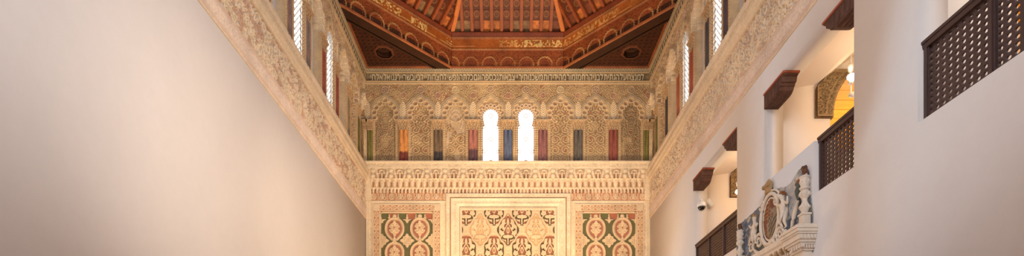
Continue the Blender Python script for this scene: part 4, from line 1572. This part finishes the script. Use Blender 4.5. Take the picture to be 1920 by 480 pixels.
# ---- security camera on the far transverse wall
YC = 14.05
def gx(px, d): return (px - CX) * d / F
def gz(py, d): return EYE + (CY - py) * d / F
dcam = 13.75
cxs, czs = gx(1315.5, dcam), gz(386, dcam)
e = empty('security_camera', 'white dome security camera on the white wall of the far opening', 'security camera', (cxs, YC, czs))
bm = bmesh.new()
box(bm, cxs - .17, cxs - .05, YC - .06, YC - .005, czs - .06, czs + .13)
tube(bm, [(cxs - .10, YC - .05, czs + .08), (cxs - .07, YC - .2, czs + .17), (cxs, dcam, czs + .15), (cxs, dcam, czs + .08)], .022, 10)
put('mount', bm, M['whiteplastic'], e, False)
bm = bmesh.new()
lathe(bm, [(.03, .12), (.06, .11), (.095, .07), (.11, .03), (.115, -.02), (.10, -.03)][::-1], cxs, dcam, 24, z0=czs)
put('housing', bm, M['whiteplastic'], e, True)
bm = bmesh.new()
lathe(bm, [(.005, -.115), (.04, -.11), (.07, -.09), (.09, -.055), (.095, -.028)], cxs, dcam, 24, z0=czs)
put('dome', bm, M['blackglass'], e, True)['label'] = 'black glass dome'
bm = bmesh.new()
c0 = Vector((gx(1331, 13.9), 13.9, gz(380.5, 13.9)))
prism(bm, [(-.115, .03), (-.02, .125), (.125, -.02), (.03, -.115)], c0, X_, Z_, Y_, .145)
prism(bm, [(-.09, .03), (-.02, .10), (.10, -.02), (.03, -.09)], c0 + Vector((0, -.012, 0)), X_, Z_, Y_, .014)
o = put('junction_box', bm, M['greyplastic'], None, False, tuple(c0))
tag(o, 'small tilted pale wall box right of the dome security camera', 'wall box')

# ---- track spots in the gallery
def spot_cluster(px, py, d, label, n=3, zt=8.3):
    x, z = gx(px, d), gz(py, d)
    e = empty('track_spotlight', label, 'spotlight', (x, d, z + .2), 'gallery spotlights')
    bm = bmesh.new()
    tube(bm, [(x + .06, d + .02, zt), (x + .06, d + .02, z - .25)], .012, 8)
    put('rod', bm, M['whiteplastic'], e)
    for k in range(n):
        zz = z + .22 - .22 * k
        bm = bmesh.new()
        a = Vector((x + .05, d + .02, zz - .03)); b = a + Vector((-.07 + .05 * k, -.10, .05 - .05 * k))
        tube(bm, [a, b], .045, 14)
        put('lamp_head', bm, M['whiteplastic'], e, True)
    bm = bmesh.new()
    ball(bm, (x - .02, d - .11, z), .07, 1, 1, .85, 16)
    put('bulb', bm, M['bulb'], e, True)['label'] = 'glowing warm bulb'
    return (x, d, z)


sp1 = spot_cluster(1591, 151, 9.85, 'white spotlight cluster with glowing bulb seen in the middle gallery opening')
sp2 = spot_cluster(1382, 363, 13.3, 'small glowing spotlight at the edge of the far gallery opening', 2)

# ================================================================== PAINTED MONUMENT ON THE RIGHT WALL
def rw(px, py, X=HX):
    d = F * X / (px - CX)
    return d, EYE + (CY - py) * d / F


mon = empty('wall_monument', 'painted plaster monument with oval coat of arms and cherubs on the right wall', 'monument', (HX, 9.3, 3.0))
# painted ground
outl = [(1382, 432), (1392, 417), (1400, 410), (1410, 402), (1420, 393), (1430, 380), (1436, 366), (1438, 350), (1443, 342), (1449, 345), (1452, 353), (1462, 352), (1473, 350), (1483, 342), (1492, 330), (1499, 318), (1506, 311), (1515, 309), (1519, 318), (1521, 345), (1524, 380), (1527, 412), (1527, 470), (1500, 560), (1382, 640)]
pts = np.array([rw(*p) for p in outl])


def inpoly(x, y, P):
    r = np.zeros(x.shape, bool)
    j = len(P) - 1
    for i in range(len(P)):
        xi, yi = P[i]; xj, yj = P[j]
        c = ((yi > y) != (yj > y)) & (x < (xj - xi) * (y - yi) / (yj - yi + 1e-9) + xi)
        r ^= c
        j = i
    return r


def fresco(u, v):
    wob = .03 * (noise(u * 9, v * 9, 1.0) - .5)
    m = inpoly(u + wob, v + wob, pts)
    n = fbm(u * 2.2, v * 2.2, 4.0); n2 = fbm(u * 6, v * 6, 8.0)
    blue = np.array((132, 142, 156.)); dblue = np.array((98, 106, 122.)); grey = np.array((178, 177, 179.)); green = np.array((116, 118, 100.))
    col = mixc(flat(u, blue), dblue, sm(.42, .62, n2))
    gz_ = sm(9.75, 9.4, u) * sm(8.6, 8.8, u) * (v > 4.7)
    col = mixc(col, grey, np.clip(gz_ * sm(.25, .45, n + .12), 0, 1))
    col = mixc(col, green, .6 * sm(.55, .7, fbm(u * 3, v * 3, 15.0)))
    n3 = noise(u * 16, v * 22, 21.0)
    col = mixc(col, (206, 190, 166), .7 * sm(.74, .82, n3)); col = mixc(col, (84, 88, 98), .5 * sm(.24, .16, n3))
    h = 0.014 + .006 * n2
    return h, col, m


relief('painted_plaster', (HX, 0, 0), Y_, Z_, (-1, 0, 0), 8.3, 11.3, 2.6, 5.55, .015, .015, fresco, M['paintwall'], mon, None)

# entablature: extruded moulding with returns
ed0, ed1 = 8.25, 11.05
prof = [(0, 3.80), (.14, 3.80), (.14, 3.86), (.17, 3.88), (.17, 3.98), (.20, 4.0), (.20, 4.07), (.245, 4.12), (.275, 4.15), (.275, 4.22), (.31, 4.25), (.325, 4.30), (.325, 4.33), (.27, 4.345), (.24, 4.37), (0, 4.37)]
bm = bmesh.new()
prism(bm, [(-a * .78, z) for a, z in prof], (HX, ed0 + .38, 0), X_, Z_, Y_, ed1 - ed0 - .76)
LAY = [(3.80, 3.87, .14), (3.87, 3.98, .16), (3.98, 4.01, .19), (4.01, 4.07, .20), (4.07, 4.10, .225), (4.10, 4.14, .25), (4.14, 4.22, .275), (4.22, 4.25, .295), (4.25, 4.30, .315), (4.30, 4.335, .33), (4.335, 4.37, .29)]
for ya in (ed0 + .14, ed1 - .38):
    for z0_, z1_, a_ in LAY:
        g_ = (a_ - .14) * .8
        box(bm, HX - a_, HX, ya - g_, ya + .26 + g_, z0_, z1_)
    for q in range(5):
        box(bm, HX - .19 + q * .04, HX - .165 + q * .04, ya - .078, ya - .04, 4.015, 4.062)
        box(bm, HX - .255 + q * .052, HX - .225 + q * .052, ya - .122, ya - .09, 4.15, 4.21)
# dentils
y = ed0 + .02
while y < ed1 - .03:
    dp = .20 if (y < ed0 + .36 or y > ed1 - .40) else .157
    box(bm, HX - dp - .035, HX - dp + .01, y, y + .035, 4.015, 4.065)
    y += .07
put('cornice', bm, M['marble'], mon)
y = ed0 + .50
while y < ed1 - .5:
    bm = bmesh.new()
    box(bm, HX - .235, HX - .15, y, y + .06, 4.10, 4.17)
    box(bm, HX - .215, HX - .15, y + .01, y + .05, 4.07, 4.10)
    put('modillion', bm, M['gold'], mon)
    y += .16
for ya in (8.39, 10.68):
    bm = bmesh.new()
    box(bm, HX - .12, HX, ya, ya + .26, 2.6, 3.8)
    box(bm, HX - .15, HX, ya - .02, ya + .28, 3.52, 3.57)
    for k in range(3): box(bm, HX - .135, HX - .11, ya + .04 + .075 * k, ya + .07 + .075 * k, 2.7, 3.5)
    box(bm, HX - .17, HX, ya - .03, ya + .29, 3.74, 3.8)
    put('pilaster', bm, M['marble'], mon)
    bm = bmesh.new()
    for k in range(5):
        ball(bm, (HX - .14, ya + .03 + .05 * k, 3.62 + .02 * (k % 2)), .04, .8, .8, 1.2, 8)
        ball(bm, (HX - .15, ya + .05 + .045 * k, 3.70), .032, .8, .8, 1, 8)
    put('pilaster_capital', bm, M['umber'], mon, True)['label'] = 'dark red brown carved capital'
# frieze slab under cornice
bm = bmesh.new(); box(bm, HX - .06, HX, 8.6, 10.7, 3.4, 3.8)
put('frieze_slab', bm, M['marble'], mon)
bm = bmesh.new()
for k in range(14):
    t = 8.7 + k * .14
    ring = [(HX - .065, t + .055 * math.cos(a), 3.6 + .09 * math.sin(a)) for a in np.linspace(0, 2 * PI, 12, endpoint=False)]
    tube(bm, ring, .016, 6, True)
    ball(bm, (HX - .06, t, 3.6), .035, .5, 1, 1.3, 8)
put('carved_garland', bm, M['gold'], mon, True)

# baluster pinnacles
def pinnacle(y, X, z0, sc, rs=.70):
    bm = bmesh.new()
    # square fluted pedestal
    w = .062 * sc
    box(bm, X - w, X + w, y - w, y + w, z0, z0 + .03 * sc)
    box(bm, X - w * .85, X + w * .85, y - w * .85, y + w * .85, z0 + .03 * sc, z0 + .16 * sc)
    box(bm, X - w * 1.05, X + w * 1.05, y - w * 1.05, y + w * 1.05, z0 + .16 * sc, z0 + .185 * sc)
    for q in (-1, 0, 1):
        for e_ in (-.5, .5):
            box(bm, X + (q + e_ * .55) * w * .5 - .006, X + (q + e_ * .55) * w * .5 + .006, y - w * .92, y - w * .8, z0 + .045 * sc, z0 + .145 * sc)
    pr = [(.05, .185), (.06, .21), (.085, .25), (.09, .29), (.06, .33), (.045, .36), (.05, .39), (.085, .42), (.10, .46), (.085, .49), (.06, .505), (.09, .52), (.10, .54), (.07, .56), (.085, .59), (.09, .63), (.085, .66), (.10, .675), (.10, .69), (.05, .71), (.04, .73), (.02, .75)]
    lathe(bm, [(r * rs, h * sc) for r, h in pr], X, y, 18, z0=z0, sx=sc, sy=sc)
    for k in range(10):
        a = 2 * PI * k / 10
        for rr_, hz, sz_ in ((.088, .275, .016), (.092, .45, .016), (.086, .62, .013)):
            ball(bm, (X + rr_ * rs * sc * math.cos(a), y + rr_ * rs * sc * math.sin(a), z0 + hz * sc), sz_ * sc * .8, 1, 1, 2.0, 6)
    p = put('pinnacle', bm, M['marble'], mon, False)
    p['label'] = 'turned stone baluster pinnacle'
    bm = bmesh.new()
    rr = random.Random(3)
    for k in range(16):
        a = rr.uniform(0, 2 * PI); r = rr.uniform(0, .035)
        ball(bm, (X + r * sc * math.cos(a), y + r * sc * math.sin(a), z0 + (.72 + rr.uniform(0, .10)) * sc), .022 * sc, 1, 1, 1.5, 7)
    o = put('finial', bm, M['umber'], mon, True)
    o['label'] = 'dark leafy finial'


pinnacle(8.46, 4.665, 4.37, 1.15)
pinnacle(10.80, 4.66, 4.37, 1.0)


def P3(px, py, off):
    """point at pixel on a plane standing off from the wall"""
    X = HX - off
    d, z = rw(px, py, X)
    return Vector((X, d, z))


# oval shield
oc = P3(1443, 411, .08)
Ry, Rz = .33, .44
bm = bmesh.new()
tube(bm, [oc + Vector((0, Ry * math.cos(a), Rz * math.sin(a))) for a in np.linspace(0, 2 * PI, 48, endpoint=False)], .032, 10, True)
tube(bm, [oc + Vector((.02, (Ry - .07) * math.cos(a), (Rz - .07) * math.sin(a))) for a in np.linspace(0, 2 * PI, 48, endpoint=False)], .02, 8, True)
tube(bm, [oc + Vector((.03, (Ry + .07) * math.cos(a), (Rz + .06) * math.sin(a))) for a in np.linspace(0, 2 * PI, 48, endpoint=False)], .02, 8, True)
put('oval_frame', bm, M['marble'], mon, True)


def shield(u, v):
    e_ = (u / (Ry - .03)) ** 2 + (v / (Rz - .03)) ** 2
    m = e_ < 1
    h = .05 * (1 - e_)
    col = flat(u, (120, 76, 56))
    col = mixc(col, (150, 134, 112), sm(.45, .6, fbm(u * 8, v * 8, 3.0)))
    # quartered arms
    q1 = (u > 0) & (v > .03); q2 = (u < 0) & (v < .03)
    col = np.where(q1[..., None], mixc(flat(u, (160, 110, 66)), (106, 60, 46), ((v * 14) % 1) > .5), col)
    col = np.where(q2[..., None], mixc(flat(u, (96, 84, 76)), (150, 130, 100), (((u + v) * 12) % 1) > .55), col)
    rib = np.maximum(ridge(u, .012), ridge(v - .03, .012)); h = h + .012 * rib
    band_ = ridge(np.abs(v + .02) - .02, .018) * (np.abs(u) < .2)
    h = h + .01 * band_ + .012 * noise(u * 30, v * 30, 5.0)
    col = mixc(col, (166, 130, 90), rib * .8)
    return h, col, m


relief('shield', (oc.x + .03, oc.y, oc.z), Y_, Z_, (-1, 0, 0), -Ry, Ry, -Rz, Rz, .01, .01, shield, M['paintwall'], mon, None)
# crown fragment above
bm = bmesh.new()
cc = P3(1441, 352, .06)
lathe(bm, [(.10, 0), (.11, .03), (.10, .06), (.13, .12), (.12, .16), (.06, .22), (.02, .25)], cc.x, cc.y, 14, z0=cc.z - .10, sx=.45)
for k in range(5):
    ball(bm, (cc.x - .05, cc.y - .10 + .05 * k, cc.z + .03), .025, 1, 1, 1.6, 8)
put('crown', bm, M['gold'], mon, True)['label'] = 'faded gold crown above the oval'
# strapwork scrolls round the oval
def curl(c, r0, turns, sy, sz, w, a0=0.0):
    bm = bmesh.new()
    n = 26
    tube(bm, [c + Vector((0, sy * r0 * (1 - .8 * t) * math.cos(a0 + turns * 2 * PI * t), sz * r0 * (1 - .8 * t) * math.sin(a0 + turns * 2 * PI * t))) for t in np.linspace(0, 1, n)], [w * (1 - .5 * t) for t in np.linspace(0, 1, n)], 8)
    put('scroll', bm, M['marble'], mon, True)
curl(P3(1424, 452, .07), .15, 1.6, 1, 1, .035)
curl(P3(1446, 464, .08), .14, 1.6, -1, 1, .035)
curl(P3(1462, 440, .07), .14, 1.6, -1, 1, .032)
curl(P3(1409, 462, .06), .13, 1.5, 1, 1, .03, 1.0)
curl(P3(1456, 376, .07), .10, 1.5, -1, 1, .028)
curl(P3(1430, 385, .06), .10, 1.5, 1, -1, .028)
for a, b, s_ in (((1412, 466), (1440, 470), .08), ((1445, 470), (1474, 430), .05), ((1484, 428), (1497, 376), -.03)):
    p0, p1 = P3(*a, .06), P3(*b, .06)
    bm = bmesh.new()
    tube(bm, [p0.lerp(p1, t) + Vector((0, 0, -s_ * math.sin(PI * t))) for t in np.linspace(0, 1, 14)], [.02 + .018 * math.sin(PI * t) for t in np.linspace(0, 1, 14)], 8)
    put('swag', bm, M['marble'], mon, True)
# painted cherub-side ornaments: dark vase upper right
bm = bmesh.new()
vz = P3(1497, 362, .04)
lathe(bm, [(.03, -.22), (.05, -.18), (.03, -.12), (.07, -.02), (.09, .06), (.05, .12), (.07, .16)], vz.x, vz.y, 14, z0=vz.z, sx=.45)
put('vase', bm, M['teal'] if 'teal' in M else M.setdefault('teal', surf('dull_teal_paint', (88, 96, 92), amt=.3, scale=12, bump=.004, amt2=.3)), mon, True)
bm = bmesh.new()
for k in range(5):
    ball(bm, vz + Vector((0, -.06 + .03 * k, .17 + .02 * (k % 2))), .035, .7, 1, 1, 8)
put('vase_flowers', bm, M['hair'], mon, True)


def figure(name, joints, edges, radii, mat, parent):
    me = bpy.data.meshes.new(name)
    base = Vector(parent.location)
    me.from_pydata([tuple(Vector(j) - base) for j in joints], edges, [])
    me.update()
    me.materials.append(mat)
    o = bpy.data.objects.new(name, me)
    link(o, parent)
    md = o.modifiers.new('Skin', 'SKIN'); md.use_smooth_shade = True
    if not me.skin_vertices:
        me.skin_vertices.new(name='')
    for i, r in enumerate(radii):
        me.skin_vertices[0].data[i].radius = (r, r)
        me.skin_vertices[0].data[i].use_root = (i == 0)
    s = o.modifiers.new('Sub', 'SUBSURF'); s.levels = 2; s.render_levels = 2
    return o


def cherub(root_px, h, facing, pose, off=.07):
    """plump relief child about h metres tall; pelvis at root_px; facing = +1 looks to larger Y (left in the photo)"""
    r = P3(*root_px, off)
    f = facing
    def q(y, z, x=0): return r + Vector((-x * h, f * y * h, z * h))
    if pose == 'stand':
        J = [q(0, 0), q(.01, .13), q(.02, .26, .02), q(.03, .34, .03), q(.04, .40, .04), q(.05, .48, .05),      # pelvis..head
             q(-.11, .27, .0), q(-.20, .20, .03), q(-.24, .32, .05), q(-.25, .38, .05),                          # far arm raised
             q(.14, .27, .04), q(.24, .31, .06), q(.33, .37, .06), q(.37, .40, .06),                             # near arm toward shield
             q(-.05, -.05, .0), q(-.07, -.20, .05), q(-.09, -.36, .0), q(-.05, -.39, .03),                        # leg
             q(.05, -.05, .03), q(.10, -.18, .09), q(.03, -.33, .03), q(.08, -.36, .05)]
    else:
        J = [q(0, 0), q(.02, .13), q(.05, .26, .02), q(.07, .34, .03), q(.08, .40, .04), q(.10, .48, .05),
             q(-.08, .28, .0), q(-.20, .24, .03), q(-.30, .34, .04), q(-.32, .38, .04),
             q(.17, .26, .04), q(.25, .15, .06), q(.33, .20, .06), q(.37, .22, .06),
             q(-.06, -.05, .0), q(-.22, -.12, .04), q(-.36, -.24, .02), q(-.42, -.26, .03),
             q(.07, -.06, .04), q(.20, -.14, .07), q(.14, -.34, .04), q(.22, -.38, .05)]
    J.append(J[5] + Vector((0, 0, .055 * h)))
    E = [(0, 1), (1, 2), (2, 3), (3, 4), (4, 5), (2, 6), (6, 7), (7, 8), (8, 9), (2, 10), (10, 11), (11, 12), (12, 13), (0, 14), (14, 15), (15, 16), (16, 17), (0, 18), (18, 19), (19, 20), (20, 21), (5, 22)]
    R = [.09, .098, .082, .042, .062, .085, .045, .035, .028, .02, .045, .035, .028, .02, .06, .048, .03, .022, .06, .048, .03, .022, .07]
    o = figure('cherub', J, E, [x * h for x in R], M['marble'], mon)
    o['label'] = 'pale plaster cherub %s' % ('standing right of the oval' if pose == 'stand' else 'seated left of the oval')
    hd = J[5]
    bm = bmesh.new()
    a0, a1 = J[1] + Vector((-.05 * h, -f * .10 * h, .06 * h)), J[14] + Vector((-.08 * h, f * .12 * h, -.10 * h))
    for q_ in range(4):
        o_ = Vector((0, 0, -.035 * h * q_))
        tube(bm, [a0 + o_, a0.lerp(a1, .5) + o_ + Vector((-.03 * h, 0, -.03 * h)), a1 + o_, a1 + o_ + Vector((0, f * .08 * h, .05 * h))], [.022 * h, .03 * h, .028 * h, .012 * h], 8)
    dr = put('sash', bm, M['marble'], None, True); dr.parent = o; dr.location = -Vector(mon.location)
    bm = bmesh.new()
    rr = random.Random(5)
    for k in range(22):
        a = rr.uniform(0, 2 * PI); b = rr.uniform(.0, 1.55)
        v = Vector((math.sin(b) * math.cos(a), math.sin(b) * math.sin(a), math.cos(b))) * .085 * h
        ball(bm, hd + v + Vector((.01 * h, -f * .02 * h, .03 * h)), .026 * h, 1, 1, 1, 6)
    me_par = o
    hm = put('curls', bm, M['hair'] if pose == 'stand' else M['gold'], None, True)
    hm.parent = o
    hm.location = -Vector(mon.location)
    hm['label'] = 'brown curls'
    # nose and cheeks are tiny: shape the face with a small mesh
    bm = bmesh.new()
    ball(bm, hd + Vector((-.056 * h, f * .056 * h, -.005 * h)), .015 * h, 1, 1, 1, 6)
    ball(bm, hd + Vector((-.050 * h, f * .044 * h, -.04 * h)), .022 * h, 1, 1, .5, 6)
    fc = put('face', bm, M['marble'], None, True); fc.parent = o; fc.location = -Vector(mon.location)
    return o


cherub((1471, 401), .64, 1, 'stand')
cherub((1415, 438), .58, -1, 'sit')

# ================================================================== LIGHT
W = bpy.data.worlds.new('World'); bpy.context.scene.world = W
W.use_nodes = True
bg = W.node_tree.nodes['Background']
bg.inputs['Color'].default_value = (0.90, 0.95, 1.0, 1)
bg.inputs['Strength'].default_value = 4.0


def area(name, loc, target, size, power, col, size_y=None, spread=None):
    l = bpy.data.lights.new(name, 'AREA')
    l.energy = power; l.color = col; l.size = size
    if size_y: l.shape = 'RECTANGLE'; l.size_y = size_y
    if spread: l.spread = spread
    o = bpy.data.objects.new(name, l); C.objects.link(o)
    o.location = loc
    o.rotation_euler = (Vector(target) - Vector(loc)).to_track_quat('-Z', 'Y').to_euler()
    return o


def spot(name, loc, target, power, col, ang=60, blend=1.0, rad=.15):
    l = bpy.data.lights.new(name, 'SPOT')
    l.energy = power; l.color = col; l.spot_size = math.radians(ang); l.spot_blend = blend; l.shadow_soft_size = rad
    o = bpy.data.objects.new(name, l); C.objects.link(o)
    o.location = loc
    o.rotation_euler = (Vector(target) - Vector(loc)).to_track_quat('-Z', 'Y').to_euler()
    return o


WARM = (1.0, .74, .46)
NEUT = (1.0, .93, .87)
COOL = (.90, .95, 1.0)
# daylight from the big back window and the near clerestory
area('daylight_back', (0, BACK + .3, 10.0), (0, 10, 6.0), 4.0, 800, COOL, 3.0)
area('daylight_left', (-4.2, 3.0, 11.0), (4.7, 8.0, 5.0), 5.0, 75, COOL, 1.6)
area('daylight_right', (4.2, 3.0, 11.0), (-4.7, 8.0, 6.0), 5.0, 130, COOL, 1.6)
area('daylight_right_far', (4.2, 12.0, 11.0), (-4.75, 12.5, 7.0), 6.0, 130, COOL, 1.4)
area('daylight_left_far', (-4.2, 12.0, 11.0), (4.75, 12.5, 7.5), 6.0, 50, COOL, 1.4)
# warm hall uplights, then an added point fill
spot('end_wall_uplight_left', (-3.0, 12.5, 2.6), (-1.0, 18, 9.6), 1400, WARM, 80)
spot('end_wall_uplight_right', (3.0, 12.5, 2.6), (1.0, 18, 9.6), 1400, WARM, 80)
spot('ceiling_uplight', (0, 11.0, 3.0), (0, 17.0, 15.5), 1800, (1.0, .74, .45), 50)
area('hall_glow', (0, 7.0, 2.5), (0, 12, 12), 5.0, 120, NEUT, 5.0)
l = bpy.data.lights.new('added_warm_fill', 'POINT'); l.energy = 420; l.color = (1.0, .72, .44); l.shadow_soft_size = .3  # added fill, no lamp stands here; warms the lower end wall and nearby walls
o = bpy.data.objects.new('added_warm_fill', l); C.objects.link(o); o.location = (.6, 14.6, 3.4)
# track spots of the gallery that wash the opposite wall
for y, ty, tz, p in ((5.0, 6.6, 5.5, 520), (8.7, 9.2, 5.5, 1500), (12.4, 13.4, 5.8, 1500)):
    spot('gallery_wall_wash', (4.95, y, 7.0), (-4.75, ty, tz), p, (1.0, .82, .62), 46, 1.0, .1)
# gallery lamps
for y, p in ((5.0, 28), (8.7, 34), (12.4, 40)):
    l = bpy.data.lights.new('gallery_lamp', 'POINT'); l.energy = p; l.color = (1.0, .74, .48); l.shadow_soft_size = .15
    o = bpy.data.objects.new('gallery_lamp', l); C.objects.link(o); o.location = (6.3, y, 6.9)
for y in (7.6, 11.6, 15.4):
    l = bpy.data.lights.new('plank_lamp', 'POINT'); l.energy = 48; l.color = (1.0, .76, .36); l.shadow_soft_size = .1
    o = bpy.data.objects.new('plank_lamp', l); C.objects.link(o); o.location = (7.4, y, 7.0)

# ================================================================== CAMERA
cam = bpy.data.cameras.new('Camera')
cam.sensor_width = 36.0
cam.lens = 36.0 * F / 1920.0
cam.shift_x = (960 - CX) / 1920.0
cam.shift_y = (CY - 240) / 1920.0
cam.clip_start = .05; cam.clip_end = 200
co_ = bpy.data.objects.new('Camera', cam); C.objects.link(co_)
co_.location = (0, 0, EYE); co_.rotation_euler = (PI / 2, 0, 0)
bpy.context.scene.camera = co_
vs_ = bpy.context.scene.view_settings
vs_.view_transform = 'Standard'; vs_.look = 'None'; vs_.exposure = 0.0; vs_.gamma = 1.0; vs_.use_curve_mapping = False
